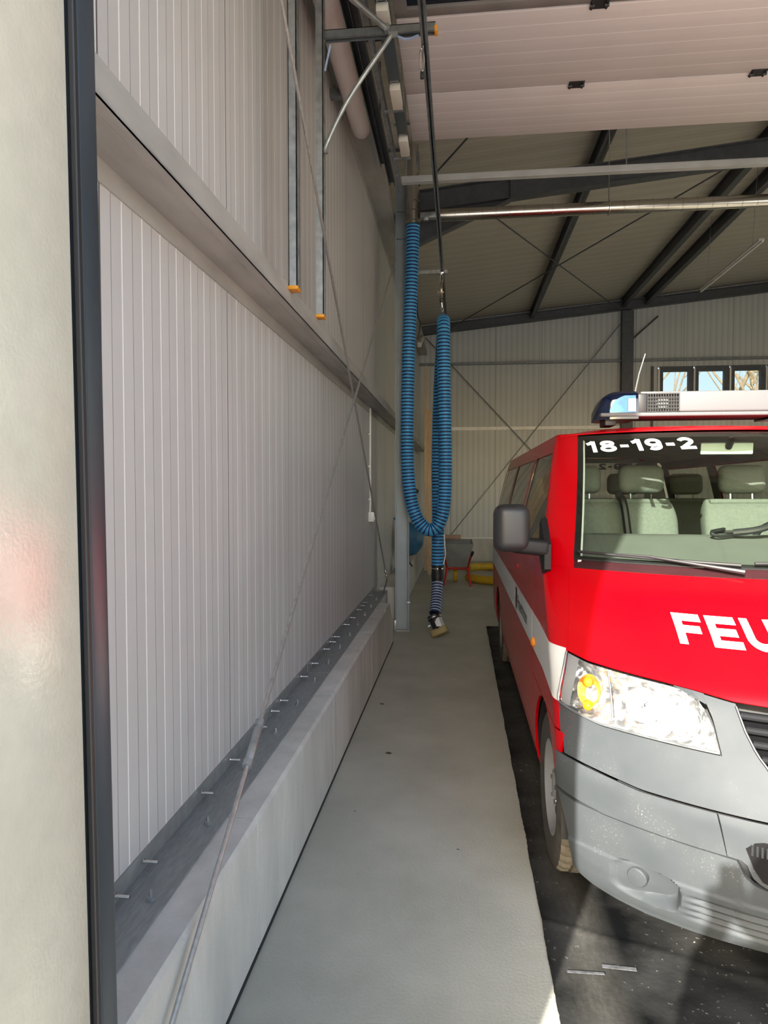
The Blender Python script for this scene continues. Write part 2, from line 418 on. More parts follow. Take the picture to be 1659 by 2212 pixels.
# windows in the rear wall
for i in range(4):
    x0 = 4.27+i*.735; fo = MB(); x1 = x0+.70
    y0, y1 = YR-.03, YR+.06
    fo.bb(x0+.03, x0+.10, y0, y1, wz0, wz1); fo.bb(x1-.08, x1-.005, y0, y1, wz0, wz1)
    fo.bb(x0+.10, x1-.08, y0, y1, wz1-.11, wz1); fo.bb(x0+.10, x1-.08, y0, y1, wz0, wz0+.1)
    f = struct(fo.build('window_%d' % (i+1), M['darksteel']))
    MB().bb(x0+.10, x1-.08, YR+.01, YR+.02, wz0+.1, wz1-.11).build('pane', M['rearglass'], f)
    MB().bb(x0-.005, x0+.03, YR-.034, YR+.05, wz0, wz1-.05).build('lit_reveal_strip', M['whitepl'], f)  # white strip stands in for the brightly lit reveal between windows
    MB().bb(x1-.005, x0+.735-.005, YR-.02, YR+.06, wz0, wz1).build('post', M['darksteel'], f)

# concrete upstand on the left, with joints and a chamfered end
def upstand():
    m = MB(); segs = [(.68, 2.205), (2.213, 3.62), (3.628, 5.25), (5.258, 6.25), (6.258, 6.95)]
    for k, (a, b) in enumerate(segs):
        xf = -.685
        if k < len(segs)-1:
            m.prism([(XW, 0), (xf, 0), (xf, .455), (xf-.012, .47), (XW, .47)], a, b)
        else:   # last piece is cut back on a slope in front of the column
            def row(y, x, h): return [(XW, y, 0), (x, y, 0), (x, y, h), (XW, y, h)]
            vs = row(a, xf, .47)+row(6.62, xf, .47)+row(b, xf, .22)+row(b+.12, -.80, .20)
            fs = []
            for r in range(3):
                for j in range(4): fs.append((r*4+j, r*4+(j+1) % 4, r*4+4+(j+1) % 4, r*4+4+j))
            fs += [(3,2,1,0), (12,13,14,15)]
            m.add(vs, fs)
    m.bb(XW, -.80, 6.95, 7.5, 0, .47)
    m.bb(XW, -.735, 7.75, YR-.06, 0, .47, .008)
    return struct(m.build('baseboard_left', M['upstand'], ang=20))
upstand()
struct(MB().bb(-.688, -.680, .66, 6.95, 0, .012).build('trim_4', M['black']))

# ------------------------------------------------------------------ steel on the left wall
def zgirt(name, z, dep, label, y1=YR):
    m = MB(); t = .006; xo = XW+dep
    m.bb(XW, xo, .68, y1, z, z+t)                       # web lies flat
    m.bb(xo-t, xo, .68, y1, z, z+.085)                  # outer upright flange
    m.bb(xo-.03, xo-t, .68, y1, z+.079, z+.085)         # lip
    m.bb(XW, XW+t, .68, y1, z-.06, z)                   # flange on the wall
    m.bb(xo-.045, xo-.042, .68, y1, z-.003, z)          # rolled bead
    return tag(m.build(name, M['girt']), label, 'beam')
zgirt('wall_girt', 2.455, .15, 'galvanised wall girt running along the left wall at head height')
zgirt('wall_girt', 4.62, .20, 'dark upper wall girt high on the left wall below the roof edge')

# base rail with its bolts
br = thing('base_rail', 'grey galvanised base angle with bolts on top of the concrete plinth, left wall', 'rail', (-.86, 3.8, .47))
m = MB(); m.bb(XW, -.79, .66, 4.02, .47, .476); m.bb(XW, XW+.005, .66, 4.02, .47, .53); m.bb(XW, -.79, 4.03, 7.35, .47, .476); m.bb(XW, XW+.005, 4.03, 7.35, .47, .53)
m.build('angle_profile', M['rail_zinc'], br)
bt = MB(); bt.tube([(XW+.004, 0, 0), (XW+.055, 0, 0)], .005, 8); bt.tube([(XW+.006, 0, 0), (XW+.014, 0, 0)], .010, 6)
bolt0 = None
def put(o0, builder, name, mt, parent, loc):
    if o0 is None:
        o = builder.build(name, mt, None, origin=(0,0,0))
    else:
        o = o0.copy(); COL.objects.link(o)
    off = V((0,0,0)); p = parent
    while p is not None: off += p.location; p = p.parent
    o.parent = parent; o.location = V(loc)-off
    return o
y = 1.68; k = 0
while y < 7.1:
    b = put(bolt0, bt, 'wall_bolt', M['chrome'], br, (0, y, .507))
    if bolt0 is None: bolt0 = b
    y += (.17, .45, .30, .38, .22)[k % 5]; k += 1
at = MB(); at.tube([(0,0,.476), (0,0,.505)], .005, 8); at.lathe([(.476,.0),(.476,.012),(.486,.012),(.486,0)], (0,0,0), 'z', 6)
a0 = None; y = 1.72
while y < 7.1:
    b = put(a0, at, 'anchor_bolt', M['galv'], br, (-.835, y, 0))
    if a0 is None: a0 = b
    y += .42

# bracing rods on the wall
def rod(name, p0, p1, label, r=.008, buckle=None, lm='rodsteel', group=None):
    p0, p1 = V(p0), V(p1); t = thing(name, label, 'rod', p0, group)
    MB().tube([p0, p1], r, 10).build('rod', M[lm], t)
    if buckle:
        a = p0.lerp(p1, buckle[0]); b = p0.lerp(p1, buckle[1])
        mm = MB(); d = (b-a).normalized()
        mm.tube([a, a+d*.02, b-d*.02, b], [r*1.2, r*1.9, r*1.9, r*1.2], 10)
        mm.tube([a-d*.012, a+d*.012], r*2.3, 6); mm.tube([b-d*.012, b+d*.012], r*2.3, 6)
        mm.build('turnbuckle', M['galv'], t)
    return t
d = V((-.66, 6.85, 3.90))-V((-.66, 1.46, .36)); u0 = V((-.66, 1.46, .36))-d*.10
rod('brace_rod', u0, u0+d*1.12, 'galvanised diagonal brace rod rising from the plinth in front to the column, with turnbuckle', .0072, (.184, .205))
r2 = rod('brace_rod', (-.70, 2.52, 3.60), (-.755, 7.02, .66), 'thin brace rod falling from the upper left to the plinth by the column', .0075, None)
mm = MB(); a = V((-.755, 7.02, .66)); dd = (V((-.70, 2.52, 3.60))-a).normalized()
for k in range(4): mm.tube([a+dd*(.02+.05*k), a+dd*(.045+.05*k)], .017 if k % 2 else .011, 8)
mm.tube([a, (-.80, 7.1, .50)], .008, 8); mm.build('end_coupling', M['chrome'], r2)

# two strut posts with orange caps, cross arm and braces of the hose rail support
def strut_post(y, z0, z1, label):
    t = thing('strut_post', label, 'post', (-.76, y, z0), 'strut posts on the left wall')
    m = MB(); x0, x1 = -.778, -.738
    m.bb(x0, x0+.004, y-.03, y+.03, z0, z1); m.bb(x0, x1, y-.03, y-.026, z0, z1); m.bb(x0, x1, y+.026, y+.03, z0, z1)
    m.bb(x1-.004, x1, y-.03, y-.012, z0, z1); m.bb(x1-.004, x1, y+.012, y+.03, z0, z1)
    m.build('channel', M['galv'], t)
    MB().box((-.758, y, z0-.006), (.046, .066, .018), None, .004).build('end_cap', M['orange'], t)
    return t
strut_post(3.06, 2.53, 4.15, 'nearer galvanised strut post with orange end cap on the left wall')
strut_post(3.66, 2.555, 4.32, 'farther galvanised strut post with orange end cap, carrying the cross arm')
ab = thing('rail_support_arm', 'galvanised cross arm with two braces holding the near end of the hose rail', 'bracket', (-.76, 3.68, 4.0))
m = MB(); zt = 4.045
m.bb(-.737, -.135, 3.66, 3.704, zt+.040, zt+.044); m.bb(-.737, -.135, 3.66, 3.664, zt, zt+.044); m.bb(-.737, -.135, 3.70, 3.704, zt, zt+.044)
m.bb(-.737, -.135, 3.658, 3.673, zt-.001, zt+.003)
m.build('arm', M['galv_dark'], ab)
MB().box((-.132, 3.684, zt+.012), (.018, .050, .030), None, .003).build('end_cap', M['orange'], ab)
m = MB(); m.tube(catmull([(-.372, 3.645, 4.02), (-.395, 3.642, 3.985), (-.60, 3.64, 3.70), (-.720, 3.64, 3.47), (-.724, 3.64, 3.42)], 6), .012, 10)
m.box((-.36, 3.652, 4.03), (.05, .010, .03)); m.build('brace', M['galv'], ab)
m = MB(); m.tube([(-.395, 3.645, 4.062), (-.43, 3.60, 4.066), (-.70, 3.16, 4.06), (-.720, 3.10, 4.06)], .015, 10)
m.tube([(-.395, 3.63, 4.062), (-.395, 3.66, 4.062)], .020, 12); m.build('brace', M['galv'], ab)
m = MB(); m.tube(catmull([(-.70, 3.65, 4.0), (-.715, 3.645, 3.93), (-.725, 3.622, 3.85)], 5), .006, 6); m.build('blue_cord', M['blueband'], ab)
m = MB(); m.tube(catmull([(-.36, 3.68, 4.05), (-.29, 3.68, 4.02), (-.225, 3.68, 4.035)], 5), .007, 6)
m.build('blue_cord', M['blueband'], ab)

# overhead hose rail
m = MB(); zr = 3.95
for (a, b, c_, d_) in ((-.208, -.172, zr+.036, zr+.040), (-.208, -.204, zr, zr+.04), (-.176, -.172, zr, zr+.04), (-.208, -.196, zr, zr+.004), (-.184, -.172, zr, zr+.004)):
    m.bb(a, b, 1.2, 9.3, c_, d_)
tag(m.build('hose_rail', M['galv_dark']), 'dark overhead C-profile rail for the exhaust hose running into the hall', 'rail')
cb = thing('carabiner', 'chromed oval shackle with black stop hanging under the hose rail', 'hook', (-.19, 3.62, 3.75))
pts = [(-.205+.012*math.cos(a), 3.62, 3.865+.06*math.sin(a)) for a in [i*PI/10 for i in range(20)]]
MB().tube(pts, .004, 8, closed=True).build('link', M['chrome'], cb)
MB().box((-.203, 3.62, 3.788), (.02, .02, .035), None, .004).build('stop', M['black'], cb)
MB().tube([(-.203, 3.62, 3.92), (-.195, 3.62, 3.955)], .004, 8).build('hanger', M['chrome'], cb)

# rail arm at the column
ab = thing('rail_bracket', 'thin galvanised arm from the column to the far end of the hose rail', 'bracket', (-.5, 7.68, 4.0))
m = MB(); m.bb(-.59, -.14, 7.66, 7.70, 4.035, 4.075); m.build('arm', M['galv'], ab)
MB().bb(-.60, -.58, 7.62, 7.74, 4.0, 4.12).build('plate', M['galv_dark'], ab)
m = MB(); m.bb(-.195, -.185, 7.67, 7.69, 3.985, 4.035); m.build('clip', M['galv'], ab)

# tube luminaire high on the wall
tl = thing('tube_luminaire', 'long unlit tubular lamp fixed along the top of the left wall', 'lamp', (-.76, 3.5, 4.4))
c = V((-.775, 0, 4.43)); pr = [V((c.x, y, c.z)) for y in (1.9, 2.2, 5.25, 5.33, 5.375, 5.39)]
MB().tube(pr, [.075, .075, .075, .068, .045, .01], 24).build('cover', M['tube'], tl)
m = MB(); m.bb(-.702, -.698, 4.9, 5.2, 4.415, 4.425)
m.build('clip', M['chrome'], tl)
for y in (2.4, 4.8): MB().bb(XW+.001, -.845, y, y+.06, 4.40, 4.45).build('holder', M['galv_dark'], tl)

# gate guide tracks
gt = thing('gate_track', 'pair of dark steel guide tracks of the overhead gate beside the wall', 'track', (-.6, 3.6, 4.25))
for (x, z, w_, mt) in ((-.535, 4.27, .035, 'galv_dark'), (-.61, 4.33, .05, 'darksteel'), (-.69, 4.50, .05, 'darksteel')):
    m = MB(); m.bb(x-w_/2, x+w_/2, .75, 6.12, z+.04, z+.046); m.bb(x+w_/2-.005, x+w_/2, .75, 6.12, z, z+.046); m.bb(x-w_/2, x-w_/2+.005, .75, 6.12, z+.01, z+.046)
    m.build('channel', M[mt], gt)
m = MB(); m.bb(-.535-.012, -.52, .75, 6.1, 4.262, 4.268); m.build('bright_edge', M['galv'], gt)
for y in (2.6, 4.45, 5.9):
    m = MB(); m.bb(-.71, -.49, y, y+.03, 4.545, 4.56); m.bb(-.70, -.69, y, y+.03, 4.55, roofz(-.7)-.001); m.build('hanger', M['darksteel'], gt)

# dark channel with cream blocks
ch = thing('overhead_channel', 'slate-blue overhead channel with three cream blocks beside the raised gate', 'rail', (-.42, 4.3, 4.2))
m = MB(); m.bb(-.462, -.385, 2.9, 5.32, 4.215, 4.25, .003); m.build('channel', mat('slate_blue_paint', (.06,.075,.085), .45), ch)
for (a, b) in ((3.66, 3.87), (4.38, 4.61), (5.02, 5.25)):
    f = MB().bb(-.455, -.388, a, b, 4.165, 4.213, .004).build('cream_block', M['cream'], ch)
    m = MB(); m.tube([(-.446, a-.01, 4.20), (-.446, a-.035, 4.20), (-.397, a-.035, 4.20), (-.397, a-.01, 4.20)], .004, 6); m.build('wire_clip', M['galv'], f)
for y in (4.63, 5.29): MB().bb(-.515, -.385, y, y+.018, 4.172, 4.182).build('tie', M['galv'], ch)
for y in (3.2, 5.0): MB().tube([(-.43, y, 4.25), (-.43, y, roofz(-.43))], .005, 6).build('hanger', M['galv'], ch)

# raised sectional gate
gate = thing('sectional_gate', 'raised white ribbed sectional gate hanging level under the roof', 'gate', (1.5, 4.3, 4.3))
for (a, b) in ((4.680, 5.287), (3.932, 4.674)):
    MB().bb(-.372, 3.40, a, b, 4.30, 4.345, .004).build('gate_section', M['gatepanel'], gate)
m = MB(); m.bb(-.372, 3.40, 3.86, 3.926, 4.30, 4.345, .003); m.bb(-.372, 3.4, 3.2, 3.26, 4.30, 4.345)
for x in (-.372, .86, 2.1, 3.33): m.bb(x, x+.07, 3.26, 3.86, 4.30, 4.345)
gs = m.build('glazed_section', mat('gate_frame', (.20,.18,.17), .45), gate)
for x in (-.302, .93, 2.17): MB().bb(x, x+1.16, 3.26, 3.86, 4.32, 4.33).build('dark_pane', M['number_black'], gs)
h0 = None
hm = MB(); hm.bb(-.05, .05, -.035, .035, -.006, 0); 
for x in (-.04, .04): hm.tube([(x-.012, 0, -.012), (x+.012, 0, -.012)], .009, 8); hm.tube([(x, -.03, -.010), (x, .03, -.010)], .006, 6)
for yy in (4.677, 3.929):
    for x in (.765, 1.912, 3.06):
        h = put(h0, hm, 'gate_hinge', M['plastic_black'], gate, (x, yy, 4.30))
        if h0 is None: h0 = h
for y in (3.4, 5.1): MB().bb(-.50, -.36, y, y+.04, 4.345, 4.36).build('roller_arm', M['galv'], gate)

# cross tube at the track ends
ct = thing('cross_profile', 'galvanised cross profile spanning the hall just behind the raised gate', 'beam', (2, 6.2, 4.4))
m = MB(); m.bb(-.53, 7, 6.17, 6.23, 4.39, 4.445); m.bb(-.53, 7, 6.160, 6.168, 4.40, 4.435); m.build('profile', mat('bright_zinc', (.52,.52,.51), .4, .35, .08), ct)
for x in (-.5, 1.45, 3.5): MB().tube([(x, 6.2, 4.44), (x, 6.2, roofz(x))], .006, 8).build('hanger', M['galv'], ct)

# column
cl = thing('steel_column', 'galvanised steel column at the end of the plinth beside the blue hose', 'column', (-.645, 7.6, 0))
m = MB(); m.bb(-.712, -.582, 7.585, 7.595, .0, 5.0); m.bb(-.716, -.706, 7.55, 7.68, 0, 5.0); m.bb(-.588, -.580, 7.53, 7.68, .0, 5.0)
m.build('profile', M['galv_col'], cl)
m = MB(); m.bb(-.76, -.55, 7.52, 7.72, 0, .012); m.build('base_plate', M['galv'], cl)
for z in (4.40, 4.70): MB().bb(-.706, -.588, 7.545, 7.585, z, z+.012).build('stiffener', M['galv_col'], cl)
gr = thing('earth_rod', 'thin conduit standing in the floor against the column, with a clamp', 'pipe', (-.57, 7.5, 0))
MB().tube([(-.565, 7.51, 0), (-.565, 7.51, 1.25)], .009, 8).build('pipe', M['galv_col'], gr)
MB().box((-.567, 7.51, .33), (.045, .03, .03), None, .006).build('clamp', M['galv'], gr)
tag(MB().bb(-.735, -.70, 7.50, 7.53, 0, .13, .004).build('anchor_bracket', M['galv']), 'small galvanised bracket at the foot of the column', 'bracket')

# rafter and haunch at the column
rt = thing('rafter', 'dark steel rafter crossing the hall above the hose pipe', 'beam', (2, 7.8, 5))
def ibeam(m, p0, p1, h, w_, y):
    (x0, z0), (x1, z1) = p0, p1
    for (a, b, hw) in ((0, .012, w_/2), (h-.012, h, w_/2), (0, h, .005)):
        m.prism([(x0, z0+a), (x1, z1+a), (x1, z1+b), (x0, z0+b)], y-hw, y+hw)
m = MB(); ibeam(m, (-.72, 4.735), (XE, 4.735+.1*(XE+.72)), .235, .13, 7.78); m.build('profile', M['darksteel'], rt)
m = MB(); m.prism([(-.58, 4.36), (.56, 4.86), (.56, 4.88), (-.58, 4.75)], 7.775, 7.785); m.prism([(-.58, 4.35), (.56, 4.85), (.56, 4.862), (-.58, 4.362)], 7.72, 7.84); m.build('haunch', M['darksteel'], rt)
MB().bb(.555, .567, 7.715, 7.845, 4.86, 5.09).build('stiffener', M['darksteel'], rt)
# purlins
for k, (x, lab) in enumerate(((1.57, 'dark roof purlin left of the others, over the light bar'), (3.50, 'dark roof purlin right of the middle, above the batten lamp'), (3.98, 'rightmost dark roof beam with the lamp hangers'))):
    m = MB(); z = roofz(x); hh = .20
    m.bb(x-.04, x+.04, 3.0 if k == 0 else 3.0, YR, z-.012, z+.0); m.bb(x-.004, x+.004, 3, YR, z-hh, z); m.bb(x-.045, x+.045, 3, YR, z-hh, z-hh+.012)
    tag(m.build('roof_purlin', M['darksteel']), lab, 'beam', 'roof purlins')
# rear gable beam, column, girts
m = MB(); ibeam(m, (-.93, 5.03), (XE, 5.03+.1*(XE+.93)), .19, .14, YR-.10)
tag(m.build('gable_beam', M['darksteel']), 'dark sloping gable beam along the top of the rear wall', 'beam')
m = MB(); x = 3.58; m.bb(x-.11, x+.13, YR-.18, YR-.17, 0, 5.45); m.bb(x-.11, x-.10, YR-.18, YR-.02, 0, 5.45); m.bb(x+.12, x+.13, YR-.18, YR-.02, 0, 5.45)
tag(m.build('rear_column', M['darksteel']), 'dark steel column on the rear wall left of the windows', 'column')
m = MB(); m.bb(3.71, 4.25, YR-.035, YR-.005, 3.2, 3.24); m.bb(4.12, 4.17, YR-.05, YR-.01, 0.5, 4.27)
tag(m.build('window_stud', M['darksteel']), 'dark steel stud beside the window band', 'post')
tag(MB().tube([(3.70, YR-.12, 4.85), (4.22, YR-.12, 5.32)], .02, 8).build('knee_brace', M['darksteel']), 'short dark knee brace beside the rear column', 'brace')
m = MB(); m.bb(-.9, 3.47, YR-.07, YR-.003, 4.375, 4.43); m.bb(3.71, 10, YR-.07, YR-.003, 4.375, 4.43)
tag(m.build('rear_girt', M['galv_dark']), 'dark upper girt across the rear wall above window height', 'beam')
m = MB(); m.bb(-.40, 3.47, YR-.05, YR+.002, 2.93, 3.00); tag(m.build('rear_girt', mat('pale_zinc', (.95,.94,.88), .4)), 'pale lower girt across the middle of the rear wall', 'beam')
tag(MB().bb(-.47, -.405, YR-.04, YR+.002, 2.93, 3.0, .01).build('girt_end', M['whitepl']), 'short pale end piece of the lower rear girt beside the planks', 'bracket')
# rods on rear wall and roof
rod('rear_brace_rod', (-.23, YR-.09, .53), (3.50, YR-.09, 5.25), 'thin brace rod rising to the right across the rear wall', .011, (.18, .215), 'galv_dark')
rod('rear_brace_rod', (-.75, YR-.12, 4.98), (3.3, YR-.12, .6), 'thin brace rod falling to the right across the rear wall', .011, None, 'galv_dark')
def rp(x, y): return (x, y, roofz(x)-.26)
rod('roof_brace_rod', rp(-.05, 8.0), rp(3.4, YR-.2), 'dark roof brace rod with turnbuckle, running back to the right', .010, (.05, .085), 'darksteel')
rod('roof_brace_rod', rp(-.30, YR-.3), rp(3.45, 8.0), 'dark roof brace rod crossing under the roof from rear left', .010, None, 'darksteel')
rod('roof_brace_rod', rp(-.3, 7.6), rp(.6, 5.9), 'short dark roof brace rod seen in front of the rafter', .010, None, 'darksteel')

# stainless extraction pipes
vp = thing('extraction_pipe', 'shiny stainless vertical extraction pipe feeding the blue hose', 'pipe', (-.5, 7.3, 4.4))
m = MB(); m.lathe([(4.44,.0),(4.44,.078),(4.47,.078),(4.475,.084),(4.495,.084),(4.50,.072),(4.58,.072),(4.585,.080),(4.60,.080),(4.605,.072),(4.68,.072),(4.685,.078),(4.70,.078),(4.705,.070),(4.85,.070),(4.855,.077),(4.87,.077),(4.875,.062),(5.28,.062),(5.28,0)], (-.505, 7.3, 0), 'z', 28)
m.build('pipe', M['stainless'], vp)
m = MB(); m.bb(-.56, -.44, 7.25, 7.4, 5.02, 5.2, .01); m.build('fan_box', M['galv_dark'], vp)
sp = thing('spiral_duct', 'long stainless spiral duct crossing the hall from the extraction pipe', 'duct', (2, 7.3, 4.5))
pr = []; x = -.22
while x < 5.5:
    pr += [(x, .063), (x+.012, .063), (x+.014, .066), (x+.022, .066), (x+.024, .063)]; x += .145
MB().lathe([(-.22, 0)]+pr+[(5.5, .063), (5.5, 0)], (0, 7.3, 4.532), 'x', 24).build('duct', M['stainless'], sp)
m = MB(); m.tube([(1.535, 7.3+.072*math.cos(a), 4.532+.072*math.sin(a)) for a in [i*PI/12 for i in range(24)]], .006, 6, closed=True)
m.tube([(1.535, 7.3, 4.59), (1.535, 7.3, 5.52)], .005, 8); m.build('hanging_clamp', M['chrome'], sp)
m = MB(); m.bb(-.425, -.15, 7.26, 7.34, 4.50, 4.56, .006); m.box((-.36, 7.24, 4.485), (.05, .05, .05), None, .006); m.build('damper', M['galv'], sp)

# white conduit and switch on the wall
cd = thing('cable_conduit', 'thin white cable conduit running down the left wall to the switch', 'conduit', (XW+.02, 6.89, 1.4))
MB().tube([(XW+.015, 6.89, 1.37), (XW+.015, 6.89, 2.44)], .011, 10).build('tube', M['whitepl'], cd)
for z in (1.5, 1.84, 2.17): MB().box((XW+.012, 6.885, z), (.024, .05, .022), None, .003).build('clip', M['whitepl'], cd)
sw = thing('wall_switch', 'small white surface switch box at the end of the conduit', 'switch', (XW+.03, 6.89, 1.30))
MB().box((XW+.03, 6.89, 1.32), (.06, .08, .10), None, .006).build('box', M['whitepl'], sw)
MB().box((XW+.063, 6.89, 1.32), (.008, .05, .06), None, .003).build('rocker', M['cream'], sw)

# batten lamp hanging from roof
bl = thing('batten_lamp', 'unlit white batten lamp hanging on wires under the roof at right', 'lamp', (3.75, 10, 4.7))
m = MB(); m.box((3.75, 10.03, 4.73), (.07, 2.1, .035), None, .008); m.build('body', M['tube'], bl)
m = MB(); m.tube([(3.75, 8.95, 4.70), (3.75, 11.1, 4.70)], .014, 10); m.build('tube', M['whitepl'], bl)
for y in (9.25, 10.85): MB().tube([(3.75, y, 4.745), (3.80, y, roofz(3.8))], .004, 6).build('hanger_wire', M['galv'], bl)

# ------------------------------------------------------------------ exhaust hose
def hose(path, r, pitch, mi0=0, mi1=1, ribh=.055, n=20):
    """corrugated hose: every pitch is a wide rib and a narrow groove of the second material"""
    pts = catmull(path, 40); L = [0]
    for a, b in zip(pts, pts[1:]): L.append(L[-1]+(b-a).length)
    def at(s):
        for i in range(len(L)-1):
            if L[i+1] >= s: return pts[i].lerp(pts[i+1], (s-L[i])/max(1e-9, L[i+1]-L[i]))
        return pts[-1]
    s = 0; P = []; R = []; G = []
    while s < L[-1]-pitch*.5:
        for (f, rr, g) in ((0, 1-ribh, 1), (.06, 1-ribh*.4, 0), (.2, 1, 0), (.40, 1, 0), (.54, 1-ribh*.4, 0), (.62, 1-ribh, 1)):
            P.append(at(s+f*pitch)); R.append(r*rr); G.append(g)
        s += pitch
    m = MB(); m.tube(P, R, n)
    fi = 0
    for i in range(len(P)-1):
        g = mi1 if (G[i] and G[i+1]) else mi0
        for j in range(n): m.mi[fi] = g; fi += 1
    return m
hs = thing('exhaust_hose', 'blue ribbed exhaust extraction hose hanging in a long loop beside the column', 'hose', (-.3, 7.4, 0))
pathA = [(-.505,7.3,4.438),(-.512,7.3,4.1),(-.53,7.3,3.6),(-.55,7.3,3.1),(-.563,7.3,2.4),(-.560,7.3,1.9),(-.53,7.3,1.55),(-.47,7.3,1.32),(-.39,7.3,1.20),(-.30,7.3,1.165),(-.215,7.3,1.24),(-.16,7.3,1.45),(-.148,7.3,1.9),(-.158,7.3,2.4),(-.168,7.3,2.9),(-.172,7.3,3.2),(-.175,7.33,3.36),(-.178,7.42,3.44),(-.182,7.51,3.36),(-.20,7.55,3.1),(-.225,7.56,2.6),(-.24,7.56,1.9),(-.235,7.56,1.3),(-.237,7.56,1.0),(-.238,7.56,.74)]
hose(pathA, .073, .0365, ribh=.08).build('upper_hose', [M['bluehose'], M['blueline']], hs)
m = MB(); m.lathe([(.55,0),(.55,.066),(.60,.066),(.605,.071),(.665,.071),(.67,.067),(.74,.067),(.745,.071),(.755,.071),(.76,0)], (-.24, 7.56, 0), 'z', 28); cp = m.build('coupling', M['plastic_black'], hs)
m = MB(); m.lathe([(.712,.068),(.712,.074),(.724,.074),(.724,.068)], (-.24, 7.56, 0), 'z', 28, closed=True); m.build('clamp_ring', M['chrome'], cp)
hose([(-.24,7.56,.57),(-.243,7.50,.45),(-.25,7.41,.32),(-.262,7.33,.22)], .066, .034, 0, 1, .03).build('lower_hose', [M['blue_dark'], M['blueband']], hs)
tx = MB(); tx.tube(catmull([(-.165,7.50,1.10),(-.158,7.49,.98),(-.150,7.49,.88),(-.17,7.49,.77)], 6), .006, 6); tx.build('white_cord', M['whitepl'], hs)
nz = MB(); rotm = Matrix.Translation((-.264, 7.31, .20)) @ Matrix.Rotation(math.radians(-24), 4, 'Y') @ Matrix.Rotation(math.radians(-20), 4, 'X')
def lat_local(prof, n=26):
    q = MB(); q.lathe(prof, (0,0,0), 'z', n); return q
q = lat_local([(.03,0),(.03,.074),(.0,.076),(-.02,.076),(-.03,.066),(-.10,.060),(-.13,.075),(-.14,.075),(-.14,0)])
q.v = [tuple(rotm @ V(v)) for v in q.v]; ns = q.build('nozzle', M['plastic_black'], hs)
q = MB(); q.prism([(-.005,-.064),(.05,-.064),(.074,-.03),(.074,.03),(.05,.05),(.0,.05)], -.128, -.02, 'z'); q.v = [tuple(rotm @ V(v)) for v in q.v]; q.build('metal_guard', mat('brushed_guard', (.55,.55,.55), .35, .4), ns)
q = MB(); q.box((0, 0, -.160), (.19, .15, .078), None, .014, 3); q.v = [tuple(rotm @ V(v)) for v in q.v]; q.build('rubber_mouth', M['brass'], ns)
q = MB(); q.lathe([(-.005,.077),(-.005,.081),(.007,.081),(.007,.077)], (0,0,0), 'z', 26, closed=True); q.box((-.085,0,-.06),(.03,.012,.012)); q.v = [tuple(rotm @ V(v)) for v in q.v]; q.build('clamp_ring', M['chrome'], ns)
# balancer / pulley holding the hose
pl = thing('hose_hanger', 'small steel pulley and snap hook between the hose rail and the hose top', 'hook', (-.2, 7.3, 3.5))
m = MB(); m.box((-.197, 7.30, 3.93), (.05, .03, .03), None, .006); m.tube([(-.235, 7.3, 3.945), (-.16, 7.3, 3.935)], .006, 8); m.build('trolley', M['chrome'], pl)
m = MB(); m.tube([(-.197+.016*math.cos(a), 7.3, 3.865+.05*math.sin(a)) for a in [i*PI/9 for i in range(18)]], .005, 8, closed=True); m.build('snap_hook', M['chrome'], pl)
m = MB(); m.lathe([(-.014,0),(-.014,.085),(-.006,.09),(.006,.09),(.014,.085),(.014,0)], (-.197, 7.3, 3.73), 'x', 24); m.tube([(-.24, 7.3, 3.72), (-.17, 7.3, 3.72)], .008, 8); m.build('pulley', mat('worn_brass', (.45,.38,.28), .3, .8), pl)
m = MB(); m.box((-.196, 7.3, 3.64), (.04, .05, .06), None, .01); m.build('block', M['plastic_black'], pl)
m = MB(); m.tube([(-.195, 7.3, 3.62), (-.19, 7.32, 3.56)], .005, 8); m.tube([(-.189+.012*math.cos(a), 7.34, 3.55+.025*math.sin(a)) for a in [i*PI/8 for i in range(16)]], .004, 8, closed=True); m.tube([(-.187, 7.36, 3.53), (-.180, 7.42, 3.49)], .005, 8); m.build('link', M['chrome'], pl)

# ------------------------------------------------------------------ things at the back of the aisle
def plank(p0, p1, w_, t_, label):
    p0, p1 = V(p0), V(p1); d = p1-p0; z = d.normalized(); x = V((1,0,0)); x = (x-z*x.dot(z)).normalized(); y_ = z.cross(x)
    R = Matrix((x, y_, z)).transposed().to_4x4()
    return tag(MB().box((p0+p1)/2, (w_, t_, d.length), R, .002, 1).build('wooden_plank', M['wood']), label, 'plank')
plank((-.655, 13.05, .02), (-.66, 13.4, 4.05), .055, .05, 'tall pine plank leaning at the left wall, nearest the column')
plank((-.565, 13.2, .02), (-.60, 13.5, 3.20), .085, .04, 'second pine plank leaning at the wall just behind the blue hose')
plank((-.47, 13.3, .02), (-.50, 13.6, 3.40), .05, .05, 'rightmost upright pine plank behind the hanging hose')
plank((-.53, 12.4, .03), (-.83, 12.5, 1.52), .07, .05, 'short pine batten leaning steeply with a dark cloth on top')
plank((-.56, 12.7, .03), (-.86, 12.9, 1.75), .05, .05, 'short thin pine batten behind the batten with the cloth')
m = MB(); m.box((-.83, 12.48, 1.585), (.16, .12, .09), (.2, .3, .4), .04, 3); tag(m.build('dark_cloth', M['black']), 'dark cloth lying over the top of the short batten', 'cloth')
m = MB(); b = bmesh.new(); bmesh.ops.create_icosphere(b, subdivisions=3, radius=1)
for v in b.verts:
    n_ = noise.noise(v.co*2.3)*.12; v.co = v.co*(1+n_)
m.bm(b, Matrix.Translation((-.70, 9.5, .90)) @ Matrix.Diagonal((.20, .20, .24, 1)))
m.tube([(-.76, 9.5, 1.08), (XW, 9.5, 1.2)], .012, 8)
tag(m.build('blue_sack', M['bluebag']), 'blue plastic sack hanging on the wall behind the column', 'bag')
